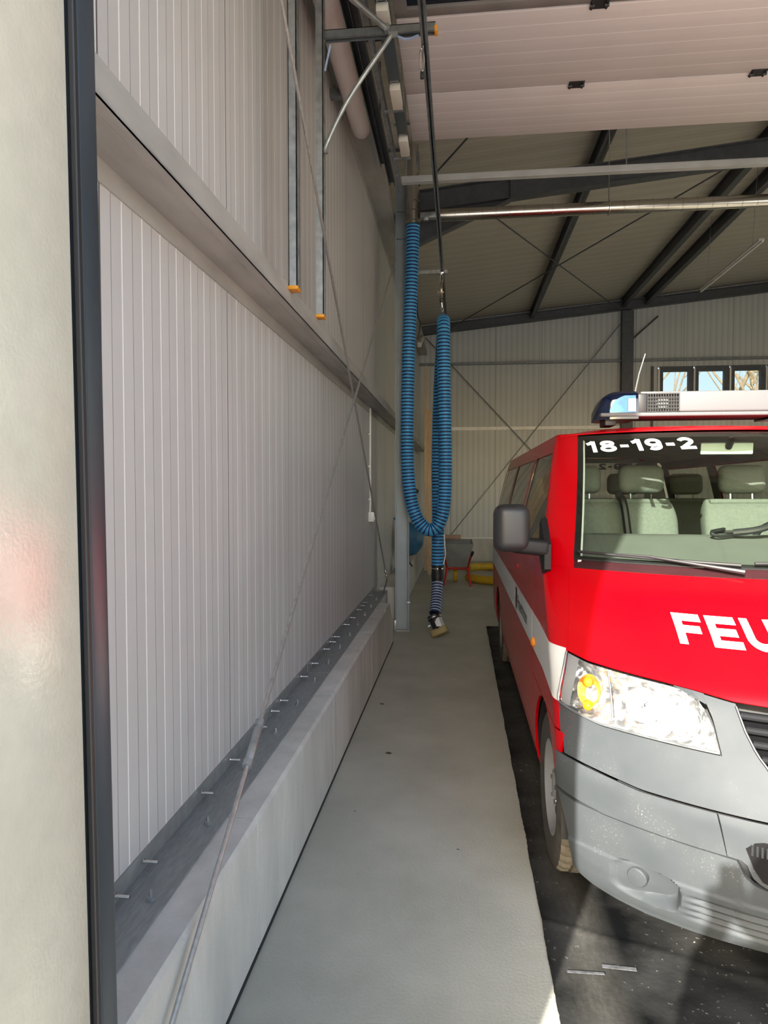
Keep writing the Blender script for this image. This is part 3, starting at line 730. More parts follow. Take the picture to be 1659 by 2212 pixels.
m = MB(); m.box((-.80, 9.2, .53), (.11, .3, .10), (0, .1, .2), .03, 2); m.tube(catmull([(-.76, 9.1, .56), (-.70, 9.1, .62), (-.67, 9.15, .60), (-.64, 9.2, .55)], 5), .012, 8); m.tube(catmull([(-.75, 9.0, .5), (-.71, 9.0, .46), (-.715, 9.0, .36)], 4), .02, 8)
tag(m.build('tool_bag', M['black']), 'black tool with dangling straps on the plinth behind the column', 'tool')
# wheelbarrow
wb = thing('wheelbarrow', 'wheelbarrow with grey tray and red frame at the back of the aisle', 'wheelbarrow', (0, 11.5, 0))
def tray():
    m = MB(); rows = []
    for (z, x0, x1, y0, y1) in ((.30, -.19, .13, 11.35, 11.85), (.55, -.24, .20, 11.2, 12.1), (.70, -.27, .24, 11.15, 12.2), (.71, -.255, .225, 11.17, 12.18), (.55, -.225, .185, 11.22, 12.08), (.315, -.18, .12, 11.37, 11.83)):
        rows.append([(x0, y0, z), (x1, y0, z), (x1, y1, z), (x0, y1, z)])
    vs = [v for r in rows for v in r]; fs = []
    for r in range(5):
        for j in range(4): fs.append((r*4+j, r*4+(j+1) % 4, r*4+4+(j+1) % 4, r*4+4+j))
    fs += [(3,2,1,0), (20,21,22,23)]; m.add(vs, fs); return m
tray().build('tray', M['traygrey'], wb)
m = MB(); m.tube([(-.22, 11.3, .28), (.16, 11.3, .28)], .02, 8); m.tube([(-.20, 11.3, .28), (-.2, 12.1, .22)], .018, 8); m.tube([(.15, 11.3, .28), (.1, 12.1, .22)], .018, 8)
m.build('frame', M['redframe'], wb)
for x in (.15, -.20):
    s_ = 1 if x > 0 else -1
    MB().tube([(x, 11.3, .30), (x+.02*s_, 11.22, .15), (x+.05*s_, 11.15, .0)], [.022, .020, .018], 8).build('leg', M['redframe'], wb)
    hd = MB().tube([(x, 11.3, .29), (x+.03*s_, 11.12, .45), (x+.06*s_, 10.98, .55)], .018, 8).build('handle', M['redframe'], wb)
    MB().tube([(x+.055*s_, 11.0, .535), (x+.07*s_, 10.92, .59)], .024, 10).build('grip', M['black'], hd)
m = MB(); m.lathe([(-.04,.0),(-.04,.10),(-.03,.13),(.03,.13),(.04,.10),(.04,0)], (-.06, 11.75, .13), 'x', 24); m.build('wheel', M['yellow'], wb)
# yellow hose
yp = catmull([(.16,11.75,.075),(.35,11.5,.075),(.62,11.35,.075),(1.0,11.4,.075),(1.35,11.9,.075),(1.4,12.6,.075),(1.15,13.2,.075),(.75,13.45,.075),(.35,13.4,.075),(.17,13.1,.075)], 10)
tag(MB().tube(yp, .072, 16).build('suction_hose', M['yellow']), 'thick yellow hose lying in a loop on the floor behind the van', 'hose')
tag(MB().box((-.11, 12.15, .748), (.28, .12, .075), None, .005).build('brick', M['brick']), 'pinkish brick lying on the far rim of the wheelbarrow tray', 'brick')
# loose wire near the roof behind the hose and a flood lamp
tag(MB().tube(catmull([(-.74,11.6,5.0),(-.72,11.6,4.6),(-.68,11.65,4.45),(-.72,11.7,4.2)], 6), .010, 6).build('hanging_cable', M['plastic_black']), 'thin cable dangling from the roof behind the hose', 'cable')
tag(MB().box((-.70, 12.2, 4.28), (.07, .9, .09), (.35, 0, 0), .01).build('wall_batten_lamp', M['tube']), 'short grey lamp on the left wall behind the hose', 'lamp')

# leaves on the floor
for (x, y_, lab) in ((-.565, 4.92, 'dry leaf scrap on the floor by the far part of the plinth'), (-.42, 4.0, 'small dark leaf on the open concrete floor'), (0.0, 2.95, 'tiny dark crumb in the middle of the floor'), (-.51, 3.25, 'tiny dark crumb on the floor close to the plinth')):
    m = MB(); s_ = .018 if 'leaf' in lab else .006
    m.add([(x+a*s_, y_+b*s_, .002+c*s_) for a, b, c in ((-1.3,0,.1),(-.3,.7,.3),(1,.4,.1),(1.6,-.2,.5),(.4,-.8,.2),(-.6,-.5,.25))], [(0,1,5),(1,2,4),(1,4,5),(2,3,4)])
    tag(m.build('dry_leaf', M['leaf']), lab, 'leaf', 'scraps on the floor')

# ------------------------------------------------------------------ black floor sheet under the van
def mat_z(x, y):
    z = .004+.0025*noise.noise(V((x*3, y*3, 0)))
    # fold running to the right in front of the van
    yl = 2.437-(x-.431)*.33+.02*noise.noise(V((x*4, 1, 2)))
    z += .007*math.exp(-((y-yl)/.018)**2)
    if y > 6.2: z += .020*max(0, math.sin(y*34+1.5*noise.noise(V((x*3, y, 3)))))*min(1, (y-6.2)/.3)
    return max(z, .002)
m = MB(); nx, ny = 60, 520
def mp(s, t):
    y = .75+t*7.12
    xl = .303+.002*y+.005*noise.noise(V((0, y*5, 5)))+.003*noise.noise(V((0, y*40, 8)))
    x = xl+s*(2.75-xl); x = xl+(2.75-xl)*(s**1.3)
    return (x, y, mat_z(x, y))
m.grid(mp, nx, ny)
tag(m.build('floor_sheet', M['mat'], fixn=False), 'dirty black sheet spread on the floor under the van', 'mat')
m = MB(); m.box((.535, 2.255, .011), (.11, .016, .002), (0, 0, -.05)); tag(m.build('tape_strip', M['tapegrey']), 'short pale strip of tape on the black sheet', 'tape')
m = MB(); m.box((.42, 2.22, .011), (.12, .010, .002), (0, 0, .02)); tag(m.build('tape_strip', M['tapegrey']), 'faded thin pale strip near the left border of the black sheet', 'tape')
SUN, SKY, EXPO = 6.8, 0.33, 1.38

# ================================================================== the fire service van
XC, Y0 = 1.30, 2.006
CENTRE = (XC, Y0+2.4, .95)
van = thing('fire_van', 'red fire service van with grey bumper, blue light bar and white stripe', 'van', (XC, Y0, 0))
BZ = [(.16,.075),(.18,.06),(.22,.04),(.3,.02),(.4,.005),(.5,0),(.58,0),(.64,.02),(.70,.05),(.76,.08),(.84,.11),(.9,.14),(.93,.16),(1.0,.235),(1.1,.355),(1.2,.51),(1.27,.65),(1.29,.69),(1.5,.95),(1.7,1.22),(1.89,1.5),(1.93,1.6)]
def smooth_tab(t, d=.012):
    return lambda z: sum(itp(t, z+k*d) for k in (-2,-1,0,1,2))/5
bz = smooth_tab(BZ)
cz = lambda z: itp([(.18,.56),(1.0,.54),(1.29,.51),(1.89,.47)], z)
Wz = smooth_tab([(.16,.85),(.18,.865),(.25,.90),(.35,.925),(.5,.935),(.95,.94),(1.1,.937),(1.2,.93),(1.25,.922),(1.30,.912),(1.5,.872),(1.7,.825),(1.85,.782),(1.93,.75)])
uws = lambda z: itp([(1.25,.805),(1.30,.795),(1.89,.665)], z)
def xcz(z):
    return itp([(1.1, Wz(z)-.105), (1.28, uws(z)+.03)], z) if z > 1.1 else Wz(z)-.105
QL = .2
def corner(z):
    xc, W, c = xcz(z), Wz(z), cz(z)
    ya = bz(z)+c*xc*xc; yb = ya+2*c*xc*(W-xc)
    return (xc, ya), (W, yb), (W, yb+.045)
def fr(u, z, off=0.):
    s_ = -1 if u < 0 else 1; a = abs(u); xc = xcz(z)
    if a <= xc: x, y = a, bz(z)+cz(z)*a*a
    else:
        p0, p1, p2 = corner(z)
        if a <= xc+QL:
            t = (a-xc)/QL
            x = (1-t)**2*p0[0]+2*t*(1-t)*p1[0]+t*t*p2[0]; y = (1-t)**2*p0[1]+2*t*(1-t)*p1[1]+t*t*p2[1]
        else: x, y = p2[0], p2[1]+a-xc-QL
    return V((s_*x, y, z))
def frn(u, z, off):
    e = .004
    p = fr(u, z); du = fr(u+e, z)-fr(u-e, z); dz = fr(u, z+e)-fr(u, z-e)
    n = du.cross(dz); n.normalize()
    if n.y > .02 and abs(u) < .8 or n.dot(p-V((0, 2.2, p.z-.3))) < 0: n = -n
    return p+n*off
def uy(y, z):
    p0, p1, p2 = corner(z)
    if y <= p0[1]: return math.sqrt(max(0, (y-bz(z))/cz(z)))
    if y >= p2[1]: return p0[0]+QL+y-p2[1]
    lo, hi = p0[0], p0[0]+QL
    for _ in range(30):
        m_ = (lo+hi)/2
        if fr(m_, z).y < y: lo = m_
        else: hi = m_
    return lo
WV = V((XC, Y0, 0))
def G(m, f, nu, nv, flange=.012, mi=0):
    m.grid(lambda s, t: f(s, t)+WV, nu, nv, mi, flange); return m
def lerp(a, b, t): return a+(b-a)*t
AX, AR = .894, .375; AZ = .33
def arch(z, ax=AX, sgn=-1):
    d = AR*AR-(z-AZ)**2
    return ax+sgn*math.sqrt(max(d, 0))
RX = AX+3.4
hlo = lambda z: itp([(.78,.955),(.97,.885)], z)      # outer edge of the headlight
bonu = lambda z: itp([(.979,.885),(1.262,.825)], z)
zb = lambda u: itp([(.48,.760),(.80,.764),(.88,.782),(.955,.80)], abs(u))
zt = lambda u: itp([(0,.912),(.33,.911),(.42,.914),(.52,.930),(.6,.938),(.72,.947),(.82,.957),(.885,.975)], abs(u))
SIDES = (-1, 1)

# --- painted body shell
body = MB()
for s_ in SIDES:
    # wing in front of the wheel, above it, and behind it
    G(body, lambda s, t: fr(s_*lerp(uy(.505, lerp(.545,.70,t)), uy(arch(lerp(.545,.70,t))-.002, lerp(.545,.70,t)), s), lerp(.545,.70,t)), 10, 14)
    def F2(s, t):
        z = lerp(.7055, 1.262, t)
        u0 = uy(.505, z) if z < .79 else (hlo(z)+.004 if z < .972 else bonu(z)+.0008)
        return fr(s_*lerp(u0, uy(1.33, z), s), z)
    G(body, F2, 26, 60, .003)
    G(body, lambda s, t: fr(s_*lerp(uy(arch(lerp(.28,.70,t), AX, 1), lerp(.28,.70,t)), uy(1.33, lerp(.28,.70,t)), s), lerp(.28,.70,t)), 8, 24)
    # A pillar, roof rail, pillars between the windows
    G(body, lambda s, t: fr(s_*lerp(uws(lerp(1.263,1.905,t))+.003, uy(corner(lerp(1.263,1.905,t))[2][1]+.03, lerp(1.263,1.905,t)), s), lerp(1.263,1.905,t)), 18, 44)
    def rail(s, t):
        z = lerp(1.80, 1.905, t); return fr(s_*lerp(uy(corner(z)[2][1]+.03, z), uy(5.20, z), s), z)
    G(body, rail, 40, 6)
    for (ya, yb) in ((2.46, 2.60), (3.80, 3.93), (5.06, 5.22)):
        G(body, lambda s, t: fr(s_*lerp(uy(ya, lerp(1.262,1.80,t)), uy(yb, lerp(1.262,1.80,t)), s), lerp(1.262,1.80,t)), 4, 16, 0)
    # rear quarter with the rear arch
    G(body, lambda s, t: fr(s_*lerp(uy(3.72, lerp(.7055,1.235,t)), uy(5.22, lerp(.7055,1.235,t)), s), lerp(.7055,1.235,t)), 24, 14)
    G(body, lambda s, t: fr(s_*lerp(uy(3.72, lerp(.28,.7055,t)), uy(arch(lerp(.28,.7055,t), RX), lerp(.28,.7055,t)), s), lerp(.28,.7055,t)), 6, 24)
    G(body, lambda s, t: fr(s_*lerp(uy(arch(lerp(.28,.7055,t), RX, 1), lerp(.28,.7055,t)), uy(5.22, lerp(.28,.7055,t)), s), lerp(.28,.7055,t)), 6, 24)
# roof skin
def yf(x): return bz(1.893)+cz(1.893)*x*x
def roofp(s, t, dz=0.):
    a = s*2-1; x = a*.752; y0 = yf(x)+.0; y = lerp(y0, 5.22, t); d = y-y0
    z = 1.893+(.012+.072*(1-math.exp(-d/.35)))*(1-abs(a)**5*.85)*(1 if t < .97 else 1-(t-.97)/.03*.4)
    return V((x, y, z+dz))
G(body, roofp, 40, 60, .006)
# tail
for (x0, x1, z0, z1) in ((-.9,.9,.30,1.22), (-.9,-.70,1.22,1.92), (.70,.9,1.22,1.92), (-.70,.70,1.885,1.93)):
    G(body, lambda s, t: V((lerp(x0, x1, s)*(Wz(lerp(z0,z1,t))/.935), 5.24+.03*(1-s*0), lerp(z0, z1, t))), 6, 6)
body.build('body', M['redpaint'], van, 40)
# bonnet
bn = MB()
def bonnet(s, t):
    a = s*2-1
    ut = .825*a; ub = .885*a
    z0 = zt(ub)+.004; z = lerp(z0, 1.262, t); u = lerp(ub, ut, t)
    return frn(u, z, .001)
G(bn, bonnet, 80, 40, .006)
bonnet_o = bn.build('bonnet', M['redpaint'], van, 40)
# doors
for s_ in SIDES:
    d = MB(); G(d, lambda s, t: fr(s_*lerp(uy(1.336, lerp(.28,1.262,t)), uy(2.455, lerp(.28,1.262,t)), s), lerp(.28,1.262,t)), 24, 24)
    G(d, lambda s, t: fr(s_*lerp(uy(corner(lerp(1.263,1.292,t))[2][1]+.034, lerp(1.263,1.292,t)), uy(2.455, lerp(1.263,1.292,t)), s), lerp(1.263,1.292,t))*1.0, 16, 3, .004)
    fd = d.build('front_door', M['redpaint'], van, 40)
    h = MB(); c = fr(s_*uy(2.28, 1.12), 1.12)+WV; h.box(c+V((s_*-.009, 0, 0)), (.03, .18, .035), None, .01, 2); h.build('door_handle', M['redpaint'], fd)
    d = MB(); G(d, lambda s, t: fr(s_*lerp(uy(2.461, lerp(.28,1.235,t)), uy(3.714, lerp(.28,1.235,t)), s), lerp(.28,1.235,t)), 24, 20)
    d.build('sliding_door', M['redpaint'], van, 40)
    g = MB()
    def fw(s, t):
        z = lerp(1.292, 1.80, t); ya = corner(z)[2][1]+.032; yb = 2.458
        return frn(s_*lerp(uy(ya, z), uy(yb, z), s), z, -.006)
    G(g, fw, 14, 14, 0); g.build('side_window', M['sideglass'], van)
    for (ya, yb) in ((2.603, 3.797), (3.933, 5.057)):
        g = MB(); G(g, lambda s, t: frn(s_*lerp(uy(ya, lerp(1.238,1.80,t)), uy(yb, lerp(1.238,1.80,t)), s), lerp(1.238,1.80,t), -.006), 10, 12, 0); g.build('side_window', M['sideglass'], van)
    # white reflective stripe, slightly proud
    st_ = MB()
    for (ya, yb) in ((.506, 1.329), (1.337, 2.454), (2.462, 3.713), (3.721, 5.20)):
        def stripe(s, t):
            z0 = .835; z1 = 1.005
            yy = lerp(ya, yb, s)
            lo = z0 if yy > .9 else lerp(.80, z0, max(0, (yy-.505)/.4)); hi = z1 if yy > 1.0 else lerp(.985, z1, max(0, (yy-.5)/.5))
            z = lerp(lo, hi, t)
            u = uy(yy, z)
            if ya < .6: u = max(lerp(hlo(z)+.006, uy(yb, z), s), hlo(z)+.006)
            return frn(s_*u, z, .003)
        G(st_, stripe, 24, 6, .002)
    st_.build('side_stripe', M['stripe'], van)
    # indicator repeater
    rp_ = MB(); b = bmesh.new(); bmesh.ops.create_icosphere(b, subdivisions=2, radius=1)
    rp_.bm(b, Matrix.Translation(frn(s_*uy(1.245, .872), .872, .004)+WV) @ Matrix.Diagonal((.016, .042, .024, 1))); rp_.build('side_indicator', M['amber'], van)

# --- bumper
def barch(z): return AX-math.sqrt(max(0, .43*.43-(z-AZ)**2))
def uend(z): return uy(barch(z), z) if z < .545 else uy(.50, z)
zl = lambda u: itp([(.0,.40),(.376,.402),(.408,.41),(.431,.428),(.452,.474),(.5,.477),(.8,.482),(1.1,.535)], abs(u))
def g1(u): return itp([(0,.60),(.7,.602),(.9,.63),(1.1,.645)], abs(u))
ug = lambda z: itp([(.70,.335),(.743,.356),(.779,.379),(.84,.402),(.904,.415)], z)
uh = lambda z: itp([(.76,.470),(.85,.482),(.93,.508)], z)
bp = MB()
G(bp, lambda s, t: frn((2*s-1)*uy(.497, .66), lerp(g1((2*s-1)*uend(.66))+.003, .70, t), .0), 90, 8, .012)
for s_ in SIDES:
    def pb(s, t):
        u = lerp(ug(lerp(.70, .757, t)), uy(.50, .74) if False else .955, s); return frn(s_*u, lerp(.70, zb(u)-.003, t), 0)
    G(bp, pb, 40, 6, .0)
    def pe(s, t):
        z = lerp(.70, .797, t); u = lerp(.955, uy(.497, z), s); return frn(s_*u, z, 0)
    G(bp, pe, 6, 6, .0)
    def pc(s, t):
        z = lerp(.755, .908, t); u = lerp(ug(z), uh(z), s); z = lerp(.755, zt(u)-.001, t); return frn(s_*u, z, 0)
    G(bp, pc, 10, 14, .012)
for s_ in SIDES:
    G(bp, lambda s, t: frn(s_*lerp(.495, .575, s), lerp(zt(lerp(.495, .575, s))-.028*(1-s), zt(lerp(.495, .575, s))+.002, t), -.002), 8, 4, 0)
bump = bp.build('bumper_upper', M['bumper'], van, 32)
bm_ = MB()
for s_ in SIDES:
    def mid(s, t):
        u1 = uend(.56); u = lerp(.502, u1, s)
        lo = zl(u)+.003; hi = g1(u)-.003
        z = lerp(lo, hi, t); u = u-(.025*(1-t) if s == 0 else .025*(1-t)*(1-s))
        return frn(s_*u, z, .012*(1 if t < .8 else 1-(t-.8)*1.5))
    G(bm_, mid, 50, 12, .022)
def cen(s, t):
    a = 2*s-1; u = a*.497
    z = lerp(zl(u)+.004, g1(u)-.003, t); u = u-(.022*(1-t))*a
    return frn(u, z, .012*(1 if t < .8 else 1-(t-.8)*1.5))
G(bm_, cen, 60, 16, .022)
bm_.build('bumper_band', M['bumper'], bump, 32)
lo_ = MB()
def sst(a, b, x):
    t = min(1, max(0, (x-a)/(b-a))); return t*t*(3-2*t)
def low(s, t):
    a = 2*s-1; t2 = t**.85
    u = a*uend(.30); zb0 = itp([(0,.185),(.35,.183),(.54,.170),(.66,.166),(.74,.172),(.82,.188),(.90,.215),(1.0,.26)], abs(u)); z = lerp(zb0, zl(u)-.003, t2)
    u = a*(uend(z) if abs(a) > .9 else uend(.30)) if abs(a) > .9 else u
    off = .008*min(1, t2*3)
    # fog lamp recess
    q = abs(u)
    ang = .35; cu, cz_ = .672, .285
    du, dz = q-cu, z-cz_-(.10*(cu-q))*-.4
    half = lerp(.058, .062, (q-.59)/.17 if .59 < q < .76 else .5)
    e = ((q-.675)/.088)**4+(dz/half)**4
    rec = 1-sst(.55, 1.25, e)
    off -= rec*(.012+.045*sst(.75, .60, q)*1.0)
    # louvres
    if q < .585 and .218 < z < .315:
        edge = sst(.585, .52, q)
        off -= .010*edge*(.5-.5*math.cos(2*PI*(z-.218)/.0243))
    # groove above the recess
    off += .006*sst(.345, .332, z)
    return frn(u, z, off)
G(lo_, low, 260, 90, .02)
low_o = lo_.build('bumper_lower', M['bumper'], bump, 45)
for s_ in SIDES:
    p = frn(s_*.700, .295, -.004)+WV
    n_ = (frn(s_*.700, .295, .02)-frn(s_*.700, .295, 0)).normalized()
    R = V((0,0,1)).rotation_difference(n_).to_matrix().to_4x4()
    q = MB(); q.lathe([(-.02,.033),(.004,.034),(.009,.030),(.011,.0)], (0,0,0), 'z', 28); q.v = [tuple(Matrix.Translation(p) @ R @ V(v)) for v in q.v]; q.build('fog_lamp_cover', M['bumper'], bump)
# number plate recess, its shade laid on as a dark patch, with bars
pr_ = MB()
def plate(s, t):
    a = 2*s-1; u = a*.432
    lo = max(zl(u)+.016, .42+.10*max(0, (abs(a)-.86)/.14)**2); hi = .549-.03*max(0, (abs(a)-.9)/.1)**2
    return frn(u, lerp(lo, hi, t), .0145)
G(pr_, plate, 40, 6, .004); pr = pr_.build('lower_intake', mat('intake_shade', (.012,.012,.013), .8, spec=.05), bump)
for k in range(9):
    for s_ in SIDES:
        q = MB(); u = s_*(.418-.012*k-.002); p0 = frn(u, .505, .017)+WV; p1 = frn(u, .538, .017)+WV; q.tube([p0, p1], .0035, 6); q.build('intake_bar', M['chrome'], pr)

# --- radiator grille
M['grillebar'] = mat('grille_bar_paint', (.016,.017,.019), .6, spec=.04)
gl = MB()
def gback(s, t):
    z = lerp(.70, .905, t); return frn((2*s-1)*ug(z), z, -.05)
G(gl, gback, 20, 8, 0); M['void'] = mat('grille_void', (.006,.006,.007), .9, spec=.02)
grl = gl.build('grille', M['void'], van)
for k in range(5):
    z = .728+.039*k; q = MB()
    pts = [frn((2*i/30-1)*(ug(z)-.004), z, -.018)+WV for i in range(31)]
    q.tube(pts, .011, 8); q.build('grille_bar', M['grillebar'], grl)
q = MB(); q.tube([frn(s2, z2, .001)+WV for s2, z2 in [(-ug(.905-.0225*i), .905-.0225*i) for i in range(10)]], .004, 6); q.build('grille_edge', M['plastic_black'], grl)
q = MB(); q.tube([frn(s2, z2, .001)+WV for s2, z2 in [(ug(.905-.0225*i), .905-.0225*i) for i in range(10)]], .004, 6); q.build('grille_edge', M['plastic_black'], grl)
eb = MB(); eb.lathe([(-.01,.055),(-.02,.055),(-.024,.045),(-.024,.0)], (XC, Y0+.10, .80), 'y', 32); eb.build('badge', M['chrome'], grl)

# --- headlights
M['bezel'] = mat('clear_side_bezel', (.30,.31,.32), .3, .2)
def facetmat():
    m, nt, b, out = nodes('faceted_reflector')
    geo = N(nt, 'ShaderNodeNewGeometry')
    vo = N(nt, 'ShaderNodeTexVoronoi'); vo.inputs['Scale'].default_value = 38
    nt.links.new(geo.outputs['Position'], vo.inputs[0])
    nz_ = N(nt, 'ShaderNodeTexNoise'); nz_.inputs['Scale'].default_value = 26; nz_.inputs['Detail'].default_value = 1
    nt.links.new(geo.outputs['Position'], nz_.inputs[0])
    r = ramp(nt, nz_.outputs[0], [(.32, (.45,.46,.46)), (.5, (.95,.95,.95))]); nt.links.new(r.outputs[0], b.inputs['Base Color'])
    b.inputs['Metallic'].default_value = .85; b.inputs['Roughness'].default_value = .22
    bp_ = N(nt, 'ShaderNodeBump'); bp_.inputs['Strength'].default_value = .9; bp_.inputs['Distance'].default_value = .03
    nt.links.new(nz_.outputs[0], bp_.inputs['Height']); nt.links.new(bp_.outputs[0], b.inputs['Normal'])
    return m
M['facet'] = facetmat()
for s_ in SIDES:
    def hp(s, t, off):
        z_ = lerp(.76, .95, t)
        u = lerp(uh(z_)+.004, hlo(z_)-.003, s); z = lerp(zb(u)+.003, zt(u)-.001, t)
        # round the inner top corner
        if s < .07 and t > .75: z -= .016*((.07-s)/.07)**2*((t-.75)/.25)
        return frn(s_*u, z, off)
    hb = MB(); G(hb, lambda s, t: hp(s, t, -.055+.045*max(abs(2*s-1), abs(2*t-1))**6), 40, 20, 0)
    hl = hb.build('headlight', M['facet'], van, 60)
    def bowl(u, z, r, dep, mt, nm, back=.03):
        p = frn(s_*u, z, -back)+WV; n_ = V((s_*-.0, -1, .05)).normalized() if u < .78 else (frn(s_*u, z, 0)-frn(s_*u, z, .05))*-1
        n_ = (frn(s_*u, z, .05)-frn(s_*u, z, 0)).normalized().lerp(V((0,-1,0)), .5).normalized()
        R = V((0,0,1)).rotation_difference(n_).to_matrix().to_4x4()
        q = MB(); pr2 = [(0, r), (.004, r*1.04), (0, r*.98)]+[(-dep*(1-(k/8)**2), r*.98*k/8) for k in range(8, -1, -1)]
        q.lathe(pr2, (0,0,0), 'z', 30)
        q.v = [tuple(Matrix.Translation(p) @ R @ V(v)) for v in q.v]
        o_ = q.build(nm, M[mt], hl, 50)
        q = MB(); q.lathe([(-dep,.0),(-dep,.010),(-dep*.2,.010),(-dep*.1,.006),(-dep*.1,0)], (0,0,0), 'z', 14); q.v = [tuple(Matrix.Translation(p) @ R @ V(v)) for v in q.v]; return o_, q
    o_, q = bowl(.675, .862, .058, .045, 'hl_chrome', 'main_reflector')
    o_, q = bowl(.565, .840, .050, .040, 'hl_chrome', 'beam_reflector')
    q = MB(); G(q, lambda s, t: hp(lerp(.90, 1.0, s), lerp(0, 1, t), -.010), 4, 12, .004); q.build('side_bezel', M['bezel'], hl)
    o_, q = bowl(.838, .872, .040, .030, 'ambermirror', 'turn_reflector')
    for v in o_.data.vertices: v.co.z = (v.co.z-.872)*1.45+.872
    o_, q = bowl(.845, .815, .018, .012, 'amber', 'side_reflector')
    q = MB(); b = bmesh.new(); bmesh.ops.create_icosphere(b, subdivisions=2, radius=.020); q.bm(b, Matrix.Translation(frn(s_*.838, .895, -.025)+WV)); q.build('turn_bulb', M['amber'], hl)
    q = MB(); b = bmesh.new(); bmesh.ops.create_icosphere(b, subdivisions=2, radius=.014); q.bm(b, Matrix.Translation(frn(s_*.675, .865, -.05)+WV)); q.build('main_bulb', M['hl_chrome'], hl)
    q = MB(); q.tube([frn(s_*.765, lerp(.772, .945, i/8), -.012)+WV for i in range(9)], .003, 6); q.build('divider', M['galv_dark'], hl)
    ln = MB(); G(ln, lambda s, t: hp(s, t, .003), 40, 20, .010); ln.build('lens', M['lens'], hl, 50, fixn=True)
    q = MB(); q.tube([hp(i/30, 0, .0035)+WV for i in range(31)]+[hp(1, i/8, .0035)+WV for i in range(1, 9)], .0045, 6); q.build('lens_rim', M['galv_dark'], hl)

# --- windscreen with black border, cowl, wipers
g = MB(); zc0, zc1 = 1.300, 1.888
G(g, lambda s, t: frn((2*s-1)*uws(lerp(zc0, zc1, t)), lerp(zc0, zc1, t), 0), 40, 30, 0)
ws = g.build('windscreen', M['glass'], van)
bd = MB(); o_ = -.004
for s_ in SIDES: G(bd, lambda s, t: frn(s_*lerp(uws(lerp(zc0, zc1, t))-.022, uws(lerp(zc0, zc1, t))+.003, s), lerp(zc0, zc1, t), o_), 3, 20, 0)
G(bd, lambda s, t: frn((2*s-1)*(uws(1.885)), lerp(1.866, 1.892, t), o_), 30, 2, 0)
G(bd, lambda s, t: frn((2*s-1)*(uws(1.30)), lerp(1.297, 1.312, t), o_), 30, 2, 0)
bd.build('screen_border', M['black'], ws)
cw = MB(); G(cw, lambda s, t: frn((2*s-1)*.812, lerp(1.258, 1.300, t), -.010), 40, 4, .0)
cwo = cw.build('cowl', mat('cowl_plastic', (.035,.012,.014), .18), van)
def spt(u, z, o=.02): return frn(u, z, o)+WV
def wiper(us, piv, side):
    q = MB(); q.tube([spt(lerp(us[0], us[1], i/12), lerp(us[2], us[3], i/12), .020) for i in range(13)], .0065, 8)
    wp = q.build('wiper', M['black'], van)
    q = MB(); mid = spt(lerp(us[0], us[1], .45), lerp(us[2], us[3], .45), .03); pv = spt(piv[0], piv[1], .02)
    q.tube([spt(lerp(us[0], us[1], .25), lerp(us[2], us[3], .25), .028), mid, mid.lerp(pv, .5)+V((0, -.006, 0)), pv], [.003, .005, .007, .011], 8); q.build('wiper_arm', M['plastic_black'], wp)
wiper((-.77, -.22, 1.315, 1.292), (-.22, 1.270), -1)
wiper((-.17, .52, 1.300, 1.315), (.52, 1.272), 1)

# lettering in flat strokes ------------------------------------------------
def arcp(cx, cy, rx, ry, a0, a1, n=10): return [(cx+rx*math.cos(math.radians(lerp(a0, a1, i/n))), cy+ry*math.sin(math.radians(lerp(a0, a1, i/n)))) for i in range(n+1)]
T = .24; h_ = T/2
GL = {
 'F': (.80, [[(h_,0),(h_,1)], [(0,1-h_),(.80,1-h_)], [(0,.50),(.72,.50)]]),
 'E': (.84, [[(h_,0),(h_,1)], [(0,1-h_),(.84,1-h_)], [(0,.50),(.78,.50)], [(0,h_),(.84,h_)]]),
 'U': (.92, [[(h_,1),(h_,.40)]+arcp(.46,.40,.46-h_,.40-h_,180,360,14)+[(.92-h_,1)]]),
 'R': (.92, [[(h_,0),(h_,1)], [(0,1-h_),(.52,1-h_)]+arcp(.56,.71,.24,.17,90,-90,10)+[(0,.54)], [(.50,.52),(.80,0)]]),
 'W': (1.25, [[(.10,1),(.34,.05),(.625,.95),(.91,.05),(1.15,1)]]),
 'H': (.90, [[(h_,0),(h_,1)], [(.90-h_,0),(.90-h_,1)], [(0,.5),(.9,.5)]]),
 '1': (.52, [[(.38,0),(.38,1)], [(.02,.74),(.20,.80),(.38,.96)]]),
 '2': (.86, [arcp(.43,.68,.31,.21,165,-35,12)+[(.20,.16)], [(.04,h_),(.86,h_)]]),
 '8': (.90, [arcp(.45,.73,.27,.16,0,360,18), arcp(.45,.30,.32,.19,0,360,18)]),
 '9': (.90, [arcp(.45,.66,.31,.23,0,360,18), [(.76,.66),(.74,.36)]+arcp(.45,.32,.30,.21,10,-140,10)]),
 '-': (.52, [[(.04,.46),(.48,.46)]]),
}
